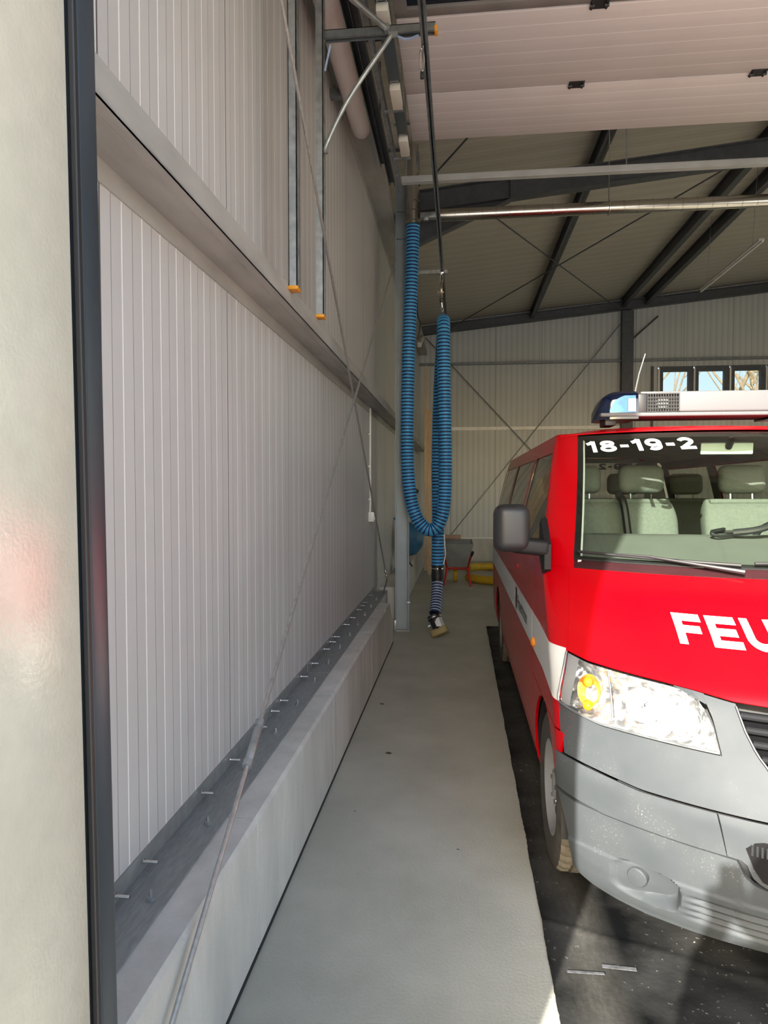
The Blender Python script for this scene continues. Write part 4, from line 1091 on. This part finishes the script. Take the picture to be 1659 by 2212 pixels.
def text_mesh(txt, fmap, size, gap=.16, th=T, hscale=1.):
    """strokes mapped onto a surface by fmap(x along, height)"""
    m = MB(); x = 0
    for ch in txt:
        w_, strokes = GL[ch]
        for pl_ in strokes:
            # subdivide and build a mitred ribbon
            P = []
            for a, b in zip(pl_, pl_[1:]):
                k = max(1, int(math.dist(a, b)/.2))
                P += [(lerp(a[0], b[0], i/k), lerp(a[1], b[1], i/k)) for i in range(k)]
            P.append(pl_[-1]); vs = []
            closed = math.dist(P[0], P[-1]) < 1e-6
            for i, p in enumerate(P):
                if closed: a = P[i-1] if i > 0 else P[-2]; b = P[i+1] if i < len(P)-1 else P[1]
                else: a = P[max(i-1, 0)]; b = P[min(i+1, len(P)-1)]
                d1 = V((p[0]-a[0], p[1]-a[1])); d2 = V((b[0]-p[0], b[1]-p[1]))
                if d1.length < 1e-9: d1 = d2
                if d2.length < 1e-9: d2 = d1
                d1.normalize(); d2.normalize(); n1 = V((-d1.y, d1.x)); n2 = V((-d2.y, d2.x)); n_ = (n1+n2).normalized(); k = min(2, 1/max(.3, n_.dot(n1)))
                vs += [(p[0]+n_.x*th/2*k, p[1]+n_.y*th/2*k), (p[0]-n_.x*th/2*k, p[1]-n_.y*th/2*k)]
            m.add([fmap((x+v[0])*size*hscale, v[1]*size) for v in vs], [(2*i, 2*i+1, 2*i+3, 2*i+2) for i in range(len(P)-1)])
        x += w_+gap
    return m, (x-gap)*size*hscale
_, wd = text_mesh('FEUERWEHR', lambda a, b: (a, 0, b), .09)
sc_ = 1.04/wd
tm, _ = text_mesh('FEUERWEHR', lambda a, b: frn(-.522+a, 1.056+b, .0045)+WV, .088, hscale=.98/(wd/.09*.088))
tm.build('bonnet_lettering', M['white'], van, fixn=False)
_, wd = text_mesh('18-19-2', lambda a, b: (a, 0, b), .062)
tm, _ = text_mesh('18-19-2', lambda a, b: frn(-.640+a, 1.787+b+.014*a, .004)+WV, .062, hscale=.475/wd)
tm.build('screen_number', M['white'], ws, fixn=False)
rg = MB(); rg.grid(lambda s, t: V((lerp(-.70,.70,s), 5.262, lerp(1.22,1.888,t)))+WV, 4, 4); rgo = rg.build('rear_window', M['rearglass'], van)
tm, _ = text_mesh('18-19-2', lambda a, b: V((.66-a, 5.268, 1.812+b))+WV, .062, hscale=.50/wd)
tm.build('rear_number', M['darkletter'], rgo, fixn=False)
def flat_text(txt, size, fmap, off=.0):
    c = bpy.data.curves.new('tmp', 'FONT'); c.body = txt; c.size = size; c.offset = off; c.resolution_u = 3
    o = bpy.data.objects.new('tmp', c); COL.objects.link(o)
    dg = bpy.context.evaluated_depsgraph_get(); me = bpy.data.meshes.new_from_object(o.evaluated_get(dg))
    m = MB(); m.add([fmap(v.co.x, v.co.y) for v in me.vertices], [tuple(p.vertices) for p in me.polygons])
    bpy.data.objects.remove(o); bpy.data.curves.remove(c); bpy.data.meshes.remove(me); return m
tm = flat_text('Frauenholzen', .105, lambda a, b: frn(-uy(2.12-a, .89+b), .89+b, .006)+WV, .001)
tm.build('side_lettering', M['darkletter'], van, fixn=False)
cr = MB(); shp = [(-.05,.07),(.05,.07),(.05,-.01),(.03,-.05),(0,-.075),(-.03,-.05),(-.05,-.01)]
cr.add([frn(-uy(2.22-a, .925+b), .925+b, .0062)+WV for a, b in shp], [(0,1,2,3,4,5,6)])
cr.build('crest', mat('crest_dark', (.07,.02,.025), .5), van, fixn=False)

# --- wheels
TR = .325
def tyre_prof():
    w_ = .105
    return [(-.095,.188),(-.105,.245),(-.104,.285),(-.092,.312),(-.075,.322),(-.048,TR-.002),(-.046,TR-.012),(-.038,TR-.012),(-.036,TR),(-.006,TR),(-.004,TR-.012),(.004,TR-.012),(.006,TR),(.036,TR),(.038,TR-.012),(.046,TR-.012),(.048,TR-.002),(.075,.322),(.092,.312),(.104,.285),(.105,.245),(.095,.188)]
tp = tyre_prof()
def tmod(i, j):
    d, r = tp[i]
    if r > .305 and abs(d) > .02: return -.008 if (j+(i > 10)*2) % 4 == 0 else 0
    return 0
wheel0 = None
for (yy, s_) in ((AX, -1), (AX, 1), (RX, -1), (RX, 1)):
    c = V((XC+s_*.812, Y0+yy, .331))
    m = MB(); m.lathe(tp, c, 'x', 144, 0, tmod)
    k = len(tp); nf = len(m.f)
    for fi in range(nf):
        i = fi % (k-1); m.mi[fi] = 1 if 3 <= i <= k-5 else 0
    ty = m.build('tyre', [M['tyre'], M['tyre_tread']], van, 30)
    m = MB(); o = s_
    pr2 = [(.07*o,.19),(.096*o,.196),(.096*o,.184),(.085*o,.176),(.075*o,.160),(.060*o,.150),(.055*o,.11),(.072*o,.085),(.075*o,.05),(.085*o,.035),(.085*o,0)]
    m.lathe(pr2, c, 'x', 64); m.lathe([(-.07*o,.184),(.06*o,.188)], c, 'x', 48)
    rm = m.build('rim', M['rim'], ty, 30)
    for q_ in range(10):
        m = MB(); a = 2*PI*q_/10; pc_ = c+V((.062*o, .130*math.cos(a), .130*math.sin(a)))
        m.lathe([(-.004,0),(-.004,.018),(.003,.018),(.003,0)], pc_, 'x', 14); m.build('rim_hole', M['black'], rm)
    for q_ in range(5):
        m = MB(); a = 2*PI*q_/5+.3; pc_ = c+V((.078*o, .062*math.cos(a), .062*math.sin(a))); m.lathe([(-.008,0),(-.008,.010),(.008,.010),(.008,0)], pc_, 'x', 6); m.build('wheel_nut', M['chrome'], rm)
# wheel housings
for yy in (AX, RX):
    for s_ in SIDES:
        hw = MB(); n_ = 24; vs = []
        for i in range(n_+1):
            a = PI*i/n_-.0
            for x in (.60, .918): vs.append((XC+s_*x, Y0+yy+.385*math.cos(a), .30+.395*math.sin(a)))
        hw.add(vs, [(2*i, 2*i+1, 2*i+3, 2*i+2) for i in range(n_)])
        hw.bb(XC+s_*.595, XC+s_*.60, Y0+yy-.4, Y0+yy+.4, .2, .8); hw.build('wheel_housing', M['black'], van)
# dark inner panels and floor behind the outer skin
inn = MB()
inn.bb(XC-.88, XC+.88, Y0+1.32, Y0+5.2, .30, .36)
inn.bb(XC-.58, XC+.58, Y0+.35, Y0+1.4, .22, .40)
inn.bb(XC-.58, XC+.58, Y0+5.0-.01, Y0+5.2, .36, 1.2)
for s_ in SIDES:
    inn.grid(lambda s, t: frn(s_*lerp(uy(1.34, lerp(.34,1.22,t)), uy(5.15, lerp(.72,1.22,t)), s), lerp(.72 if s > .45 else .34,1.22,t), -.03)+WV, 16, 6)
inn.grid(lambda s, t: frn((2*s-1)*.80, lerp(.24, 1.255, t), -.10)+WV, 30, 16)
inn.build('inner_panel', M['cabin_dark'], van)
# --- mirrors
M['arm_black'] = mat('mirror_arm_plastic', (.008,.008,.009), .55, spec=.25)
for s_ in SIDES:
    m = MB(); m.box((XC+s_*1.068, Y0+1.03, 1.430), (.158, .12, .212), (0, 0, s_*-.12), .046, 5)
    mr = m.build('door_mirror', M['mirror_grey'], van, 50)
    m = MB(); m.box((XC+s_*.985, Y0+1.045, 1.348), (.17, .10, .072), (0, s_*-.10, 0), .022, 4)
    m.prism([(Y0+1.0, 1.36), (Y0+1.14, 1.47), (Y0+1.20, 1.44), (Y0+1.20, 1.29), (Y0+1.06, 1.21), (Y0+1.0, 1.25)], XC+s_*.898, XC+s_*.926, 'x')
    m.build('mirror_arm', M['arm_black'], mr, 50)
    m = MB(); m.box((XC+s_*1.068, Y0+1.09, 1.430), (.135, .008, .185), (0, 0, s_*-.12), .003, 1); m.build('mirror_glass', M['chrome'], mr)
# --- light bar
lb = thing('light_bar', '', ''); lb.parent = van; lb.location = V((.01, 1.78, 1.985)); del lb['label']; del lb['category']
LB = V((XC+.01, Y0+1.78, 1.985))
def rel(x, y, z): return LB+V((x, y, z))
m = MB(); m.bb(LB.x-.545, LB.x+.545, LB.y-.005, LB.y+.26, LB.z+.012, LB.z+.034, .008, 0, 3); m.build('base_rail', M['barwhite'], lb)
def dome(x0, x1, nm, mt, inner):
    m = MB(); out_ = -1 if x0 < 0 else 1; L_ = abs(x1-x0)
    rows = []; n_ = 14; prof = 16
    for i in range(n_+1):
        s = i/n_; # 0 at inner end
        x = lerp(x1 if out_ < 0 else x0, x0 if out_ < 0 else x1, s)
        hgt = .132*math.sqrt(max(.0, 1-max(0, (s-.35)/.65)**2.6)); hgt = max(hgt, .03)
        dep = .26*(1-.30*max(0, (s-.3)/.7)**3)
        ring = []
        for k in range(prof+1):
            a = PI*k/prof; cy = -math.cos(a); sy = math.sin(a)
            ring.append(rel(x, .13+dep/2*math.copysign(abs(cy)**.45, cy), .028+hgt*abs(sy)**.45))
        ring += [rel(x, .13+dep/2, .0), rel(x, .13-dep/2, .0)]
        rows.append(ring)
    w_ = prof+3; vs = [p for r in rows for p in r]; fs = [(i*w_+j, i*w_+(j+1) % w_, (i+1)*w_+(j+1) % w_, (i+1)*w_+j) for i in range(n_) for j in range(w_)]
    fs += [tuple(range(w_)), tuple(range(n_*w_, (n_+1)*w_))]
    m.add(vs, fs); o_ = m.build(nm, M[mt], lb, 50)
    # bright reflector window in the front face
    m = MB()
    xa = lerp(x1 if out_ < 0 else x0, x0 if out_ < 0 else x1, .08); xb = lerp(x1 if out_ < 0 else x0, x0 if out_ < 0 else x1, .72)
    def rw(s, t):
        x = lerp(xa, xb, s); top = .112*math.sqrt(max(.02, 1-(s*.99)**2.4)) if s > .35 else .105
        return rel(x, -.004+.010*s*s, .036+top*.86*t)
    m.grid(rw, 12, 6, 0); m.build('beacon_reflector', M['bluebright'], o_)
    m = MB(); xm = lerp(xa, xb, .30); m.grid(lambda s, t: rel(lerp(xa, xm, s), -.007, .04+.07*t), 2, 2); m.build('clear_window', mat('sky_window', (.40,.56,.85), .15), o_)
    return o_
dome(-.553, -.345, 'beacon_dome', 'bluelens', 1)
dome(.355, .563, 'beacon_dome', 'bluelens', 1)
for (xa, xb) in ((-.348, -.30), (.335, .358)): MB().bb(LB.x+xa, LB.x+xb, LB.y+.0, LB.y+.25, LB.z+.03, LB.z+.135, .006).build('end_frame', M['plastic_black'], lb)
m = MB(); m.bb(LB.x-.135, LB.x+.337, LB.y-.006, LB.y+.255, LB.z+.034, LB.z+.146, .012, 0, 3); m.bb(LB.x-.335, LB.x-.12, LB.y-.002, LB.y+.255, LB.z+.134, LB.z+.146, .004); m.build('centre_cover', M['barwhite'], lb)
m = MB(); m.bb(LB.x-.302, LB.x-.136, LB.y+.02, LB.y+.25, LB.z+.034, LB.z+.134); sg = m.build('siren_box', M['black'], lb)
m = MB()
for k in range(13): x = LB.x-.30+.0135*k; m.bb(x, x+.004, LB.y-.002, LB.y+.006, LB.z+.036, LB.z+.134)
for k in range(6): z = LB.z+.036+.0190*k; m.bb(LB.x-.302, LB.x-.134, LB.y-.003, LB.y+.006, z, z+.0035)
m.build('siren_grille', M['plastic_black'], sg)
m = MB(); m.lathe([(.012,.0),(.012,.03),(.018,.036),(.018,.0)], (LB.x-.215, LB.y, LB.z+.085), 'y', 20); m.build('siren_horn', M['galv_dark'], sg)
for x in (-.48, .48): MB().bb(LB.x+x-.03, LB.x+x+.03, LB.y+.05, LB.y+.2, LB.z-.03, LB.z+.015, .004).build('foot', M['plastic_black'], lb)
an = MB(); an.bb(LB.x-.36, LB.x-.28, LB.y+.10, LB.y+.16, LB.z+.146, LB.z+.152, .002); an.tube([rel(-.335, .13, .15), rel(-.315, .12, .26), rel(-.285, .11, .37)], [.006, .004, .003], 8); an.build('antenna', M['galv'], van)

# --- cabin
m = MB()
def dash(s, t):
    x = (2*s-1)*.84; P_ = [(.74,1.255),(.95,1.295),(1.18,1.345),(1.36,1.385),(1.42,1.37),(1.46,1.25),(1.47,.95),(1.40,.6)]
    k = t*7; i = min(6, int(k)); f = k-i
    y = lerp(P_[i][0], P_[i+1][0], f); z = lerp(P_[i][1], P_[i+1][1], f)
    y = y+.46*x*x*max(0, 1-t*1.6); 
    if 2.4 < k < 5 and .25 < x < .62: z += .035*math.sin(PI*(x-.25)/.37)
    return V((x, y, z))+WV
m.grid(dash, 40, 28); m.build('dashboard', M['dash'], van, 60)
for s_ in SIDES:
    MB().tube([fr(s_*(uws(z)-.027), z)+V((0, .035, 0))+WV for z in [1.28+.04*i for i in range(16)]], .011, 10).build('pillar_trim', M['whitepl'], van)
    for (ya, yb) in ((2.44, 2.62), (3.78, 3.95), (5.02, 5.2)):
        m = MB(); m.grid(lambda s, t: frn(s_*lerp(uy(ya, lerp(1.20,1.84,t)), uy(yb, lerp(1.20,1.84,t)), s), lerp(1.20,1.84,t), -.022)+WV, 4, 10); m.build('pillar_trim', M['lining'], van)
for (x0, x1, z0, z1) in ((-.90,-.675,.4,1.9), (.675,.90,.4,1.9), (-.68,.68,.4,1.235), (-.69,.69,1.878,1.92)):
    MB().grid(lambda s, t: V((lerp(x0, x1, s)*(Wz(lerp(z0,z1,t))/.95), 5.225, lerp(z0, z1, t)))+WV, 4, 6).build('tail_trim', M['lining'], van)
m = MB(); m.grid(lambda s, t: (lambda p: V((p.x*.94, p.y+.06, p.z-.035)))(roofp(s, t*.98))+WV, 20, 20)
for s_ in SIDES:
    m.grid(lambda s, t: fr(s_*lerp(uy(corner(1.82)[2][1]+.1, 1.82), uy(5.1, 1.82), s), lerp(1.81, 1.90, t))+V((s_*-.03, 0, 0))+WV, 12, 3)
m.build('roof_lining', M['lining'], van)
def seat(x0, x1, yb, hrs, top=1.545, nm='seat'):
    xm = (x0+x1)/2; w_ = x1-x0
    m = MB(); m.box((XC+xm, Y0+yb-.27, .86), (w_, .52, .18), (.1,0,0), .05, 4); so = m.build(nm, M['seat'], van, 60)
    m = MB()
    def bk(s, t):
        # rounded slab, front face first
        a = 2*PI*s; cx = math.copysign(abs(math.cos(a))**.35, math.cos(a)); cy = math.copysign(abs(math.sin(a))**.5, math.sin(a))
        zt_ = lerp(.86, top, t); k = 1-.10*max(0, (t-.8)/.2)**2
        th_ = .075*(1 if t < .9 else 1-((t-.9)/.1)**2*.7)
        return V((xm+w_/2*cx*k, yb+.06+.20*(t-.5)+th_*cy, zt_))+WV
    m.grid(bk, 40, 24); 
    m.box((XC+xm, Y0+yb+.15, top-.012), (w_*.86, .10, .03), None, .013, 3)
    m.build('backrest', M['seat'], so, 60)
    for hx in hrs:
        q = MB(); q.box((XC+hx, Y0+yb+.17, top+.115), (.255, .10, .165), (-.1,0,0), .045, 5); hr = q.build('headrest', M['seat'], so, 60)
        q = MB()
        for d_ in (-.06, .06): q.tube([(XC+hx+d_, Y0+yb+.16, top-.05), (XC+hx+d_, Y0+yb+.17, top+.06)], .007, 8)
        q.build('headrest_post', M['chrome'], hr)
    return so
b1 = seat(-.80, -.055, 1.90, (-.60, -.245), nm='front_bench')
m = MB(); m.tube(catmull([(XC-.40, Y0+1.93, 1.57), (XC-.385, Y0+1.86, 1.50), (XC-.36, Y0+1.80, 1.2), (XC-.35, Y0+1.76, 1.0)], 6), .022, 8); m.build('seat_belt', M['black'], b1)
seat(.085, .62, 1.90, (.315,), nm='driver_seat')
seat(-.72, .72, 3.35, (-.50, 0.0, .47), 1.53, nm='rear_bench')
m = MB(); m.tube([(XC+.38+.19*math.cos(a), Y0+1.60+.09*math.sin(a), 1.27+.165*math.sin(a)) for a in [2*PI*i/32 for i in range(32)]], .015, 10, closed=True)
m.tube([(XC+.38, Y0+1.60, 1.27), (XC+.38, Y0+1.45, 1.15)], .03, 10); m.box((XC+.38, Y0+1.59, 1.27), (.34, .03, .05), (.5,0,0), .01); m.build('steering_wheel', M['plastic_black'], van)
m = MB(); m.box((XC+.055, Y0+1.62, 1.812), (.265, .03, .066), (.12,0,0), .014, 3); im = m.build('interior_mirror', M['plastic_black'], van)
m = MB(); m.box((XC+.055, Y0+1.60, 1.810), (.255, .012, .058), (.12,0,0), .005, 2); m.build('mirror_back', mat('mirror_housing', (.50,.58,.50), .35), im)
m = MB(); m.tube([(XC+.062, Y0+1.555, 1.855), (XC+.062, Y0+1.60, 1.817)], .018, 12); m.build('mirror_stem', M['plastic_black'], im)
# radio handset with cable lying on the dashboard
hd = thing('radio_handset', 'black radio handset with curled cable on the dashboard behind the windscreen', 'radio', (XC-.05, Y0+1.30, 1.37))
def dz(x, y): return itp([(.74,1.255),(.95,1.295),(1.18,1.345),(1.36,1.385)], y)
m = MB(); m.tube(catmull([(XC-.03, Y0+1.28, 1.40), (XC+.06, Y0+1.25, 1.415), (XC+.16, Y0+1.25, 1.445), (XC+.27, Y0+1.25, 1.45), (XC+.36, Y0+1.26, 1.44)], 6), .016, 10); m.build('handle', M['plastic_black'], hd)
m = MB(); m.tube(catmull([(XC-.02, Y0+1.29, 1.39), (XC-.10, Y0+1.26, 1.385), (XC-.13, Y0+1.27, 1.40), (XC-.06, Y0+1.31, 1.415), (XC-.11, Y0+1.33, 1.40), (XC+.0, Y0+1.33, 1.40)], 6), .008, 8); m.build('cable', M['black'], hd)
m = MB(); m.box((XC+.22, Y0+1.22, 1.40), (.12, .07, .07), None, .01); m.build('cradle', M['plastic_black'], hd)

# ================================================================== bare trees behind the hall
def tree(x, y, h, seed, label):
    rnd = random.Random(seed); t = thing('bare_tree', label, 'tree', (x, y, -.02))
    tr = MB(); br_ = MB()
    def grow(m, p, d, L_, r, dep):
        pts = [p]; q = p.copy(); dd = d.copy()
        for k in range(4):
            dd = (dd+V((rnd.uniform(-.18,.18), rnd.uniform(-.18,.18), rnd.uniform(0,.12)))).normalized(); q = q+dd*L_/4; pts.append(q.copy())
        m.tube(pts, [r*(1-.12*k) for k in range(5)], 6 if dep else 10)
        if dep >= 4: return
        for k in range(3 if dep else 12):
            s_ = pts[rnd.choice((2,3,4))] if dep else V((x, y, -.02)).lerp(pts[-1], rnd.uniform(.35, 1.0))
            a = rnd.uniform(0, 2*PI); nd = (dd*.7+V((math.cos(a), math.sin(a), rnd.uniform(.0,.5)))*.7).normalized()
            grow(br_, s_, nd, L_*rnd.uniform(.45,.62), r*.42, dep+1)
    grow(tr, V((x, y, -.02)), V((0,0,1)), h, h*.017, 0)
    tr.build('trunk', M['bark'], t); br_.build('branches', M['bark'], t)
tree(7.05, 23.0, 6.2, 3, 'bare pale tree with a stout trunk seen through the leftmost rear window')
tree(12.6, 35.0, 9.0, 9, 'bare twiggy tree seen through the middle rear window')
tree(20.2, 48.0, 11.0, 21, 'bare spreading tree seen through the rear window farthest right')

# ================================================================== the person whose shadow falls on the van
def skin(name, pts, edges, rad, m, parent, loc=(0,0,0), root=0, lv=2):
    me = bpy.data.meshes.new(name); me.from_pydata(pts, edges, [])
    o = bpy.data.objects.new(name, me); COL.objects.link(o)
    sk = o.modifiers.new('skin', 'SKIN'); sk.use_smooth_shade = True
    if not me.skin_vertices: 
        bpy.context.view_layer.update()
    sv = me.skin_vertices[0].data if me.skin_vertices else None
    if sv:
        for i, r in enumerate(rad):
            sv[i].radius = (r, r) if not isinstance(r, tuple) else r; sv[i].use_root = (i == root)
    ss = o.modifiers.new('sub', 'SUBSURF'); ss.levels = lv; ss.render_levels = lv
    dg = bpy.context.evaluated_depsgraph_get(); em = bpy.data.meshes.new_from_object(o.evaluated_get(dg))
    bpy.data.objects.remove(o); bpy.data.meshes.remove(me)
    em.name = name; em.materials.clear(); em.materials.append(m)
    for p in em.polygons: p.use_smooth = True
    o = bpy.data.objects.new(name, em); COL.objects.link(o)
    if parent: o.parent = parent
    o.location = loc; return o
PX, PY = .03, -.36
J = [(0,0,.93),(0,0,1.08),(0,.01,1.25),(0,0,1.42),(0,.01,1.50),(0,.025,1.58),(0,.03,1.66),(0,.02,1.72),
     (-.10,0,.90),(-.11,.02,.50),(-.12,-.02,.09),(-.12,.12,.03),
     (.10,0,.90),(.11,.03,.50),(.12,.0,.09),(.12,.14,.03),
     (-.17,0,1.40),(-.24,.06,1.17),(-.14,.23,1.36),(-.085,.275,1.44),
     (.17,0,1.40),(.25,.08,1.18),(.10,.24,1.36),(.0,.275,1.44)]
Ed = [(0,1),(1,2),(2,3),(3,4),(4,5),(5,6),(6,7),(0,8),(8,9),(9,10),(10,11),(0,12),(12,13),(13,14),(14,15),(3,16),(16,17),(17,18),(18,19),(3,20),(20,21),(21,22),(22,23)]
Rr = [.14,.135,.15,.13,.065,.075,.095,.07,.10,.07,.045,.04,.10,.07,.045,.04,.075,.052,.036,.03,.075,.052,.036,.03]
# fingers and thumbs are chains rooted in the palms
def hand(i, sx):
    base = V(J[i]); 
    for k, (dx, L_) in enumerate(((-.03,.07),(-.01,.08),(.01,.078),(.03,.062))):
        a = len(J); J.append(tuple(base+V((dx*.8, .012, .035)))); J.append(tuple(base+V((dx, .018, .035+L_*.55)))); J.append(tuple(base+V((dx, .002, .035+L_))))
        Ed.extend([(i, a), (a, a+1), (a+1, a+2)]); Rr.extend([.010,.009,.007])
    a = len(J); J.append(tuple(base+V((sx*.032, .0, .01)))); J.append(tuple(base+V((sx*.05, -.01, .045)))); Ed.extend([(i, a), (a, a+1)]); Rr.extend([.011,.009])
hand(19, 1); hand(23, -1)
pb_ = skin('person', J, Ed, Rr, M['skin'], None, (PX, PY, 0.0))
tag(pb_, 'person in dark jacket standing outside the gate, both hands raised holding a phone', 'person')
skin('jacket', J[0:5]+[J[16],J[17],J[18],J[20],J[21],J[22]], [(0,1),(1,2),(2,3),(3,4),(3,5),(5,6),(6,7),(3,8),(8,9),(9,10)], [.165,.16,.175,.155,.085,.095,.068,.05,.095,.068,.05], M['jacket'], pb_)
skin('trousers', [J[0],J[8],J[9],J[10],J[12],J[13],J[14]], [(0,1),(1,2),(2,3),(0,4),(4,5),(5,6)], [.15,.115,.085,.065,.115,.085,.065], M['trousers'], pb_)
for a, b in ((10, 11), (14, 15)):
    q = MB(); c = V(J[b]); q.box((PX+J[a][0], PY+J[a][1]+.06, .045), (.10, .28, .09), None, .035, 4); q.build('shoe', M['black'], pb_, 60)
q = MB(); b = bmesh.new(); bmesh.ops.create_icosphere(b, subdivisions=3, radius=1)
bmesh.ops.delete(b, geom=[v for v in b.verts if v.co.z < -.25 and v.co.y > -.3 or (v.co.y > .55 and v.co.z < .3)], context='VERTS')
q.bm(b, Matrix.Translation((PX, PY+.02, 1.695)) @ Matrix.Diagonal((.098, .112, .105, 1))); q.build('hair', M['hair'], pb_)
for sx in (-.035, .035):
    q = MB(); b = bmesh.new(); bmesh.ops.create_icosphere(b, subdivisions=2, radius=.012); q.bm(b, Matrix.Translation((PX+sx, PY+.112, 1.665))); q.build('eye', M['black'], pb_)
q = MB(); q.tube([(PX, PY+.115, 1.67), (PX, PY+.138, 1.635), (PX, PY+.115, 1.625)], [.008, .014, .010], 8); q.build('nose', M['skin'], pb_)
q = MB(); q.tube([(PX-.025, PY+.105, 1.598), (PX, PY+.113, 1.596), (PX+.025, PY+.105, 1.598)], .006, 8); q.build('mouth', mat('lips', (.4,.16,.14), .5), pb_)
ph = MB(); ph.box((-.012, -.058, 1.53), (.075, .009, .155), None, .004, 3)
tag(ph.build('phone', M['plastic_black']), 'dark phone held up between both hands of the person', 'phone')

# ================================================================== light, sky, camera
az, el = math.radians(21.2), math.radians(26.3)
sd = V((math.sin(az)*math.cos(el), math.cos(az)*math.cos(el), -math.sin(el)))
L_ = bpy.data.lights.new('sun', 'SUN'); L_.energy = SUN; L_.angle = math.radians(.6); L_.color = (1, .95, .86)
so = bpy.data.objects.new('sun', L_); COL.objects.link(so); so.rotation_euler = sd.to_track_quat('-Z', 'Y').to_euler(); so.location = (-8, -20, 14)
w_ = bpy.data.worlds.new('sky'); SC.world = w_; w_.use_nodes = True
nt = w_.node_tree; bg = nt.nodes['Background']
sky = nt.nodes.new('ShaderNodeTexSky'); sky.sky_type = 'NISHITA'; sky.sun_disc = False
sky.sun_elevation = el; sky.sun_rotation = math.atan2(-sd.x, -sd.y); sky.air_density = 1.2; sky.dust_density = 2.5
nt.links.new(sky.outputs[0], bg.inputs[0]); bg.inputs[1].default_value = SKY
SC.view_settings.view_transform = 'Standard'; SC.view_settings.look = 'None'; SC.view_settings.exposure = EXPO
SC.cycles.max_bounces = 14; SC.cycles.diffuse_bounces = 7; SC.cycles.transparent_max_bounces = 16; SC.cycles.sample_clamp_indirect = 6
SC.cycles.caustics_reflective = False
cam = bpy.data.cameras.new('camera'); co = bpy.data.objects.new('camera', cam); COL.objects.link(co)
cam.sensor_fit = 'VERTICAL'; cam.sensor_height = 36.; cam.lens = 1450./2212*36.; cam.clip_start = .01
yaw, pitch = math.radians(6.391), math.radians(1.896)
co.location = (0, 0, 1.6); co.rotation_euler = (PI/2-pitch, 0, yaw)
SC.camera = co
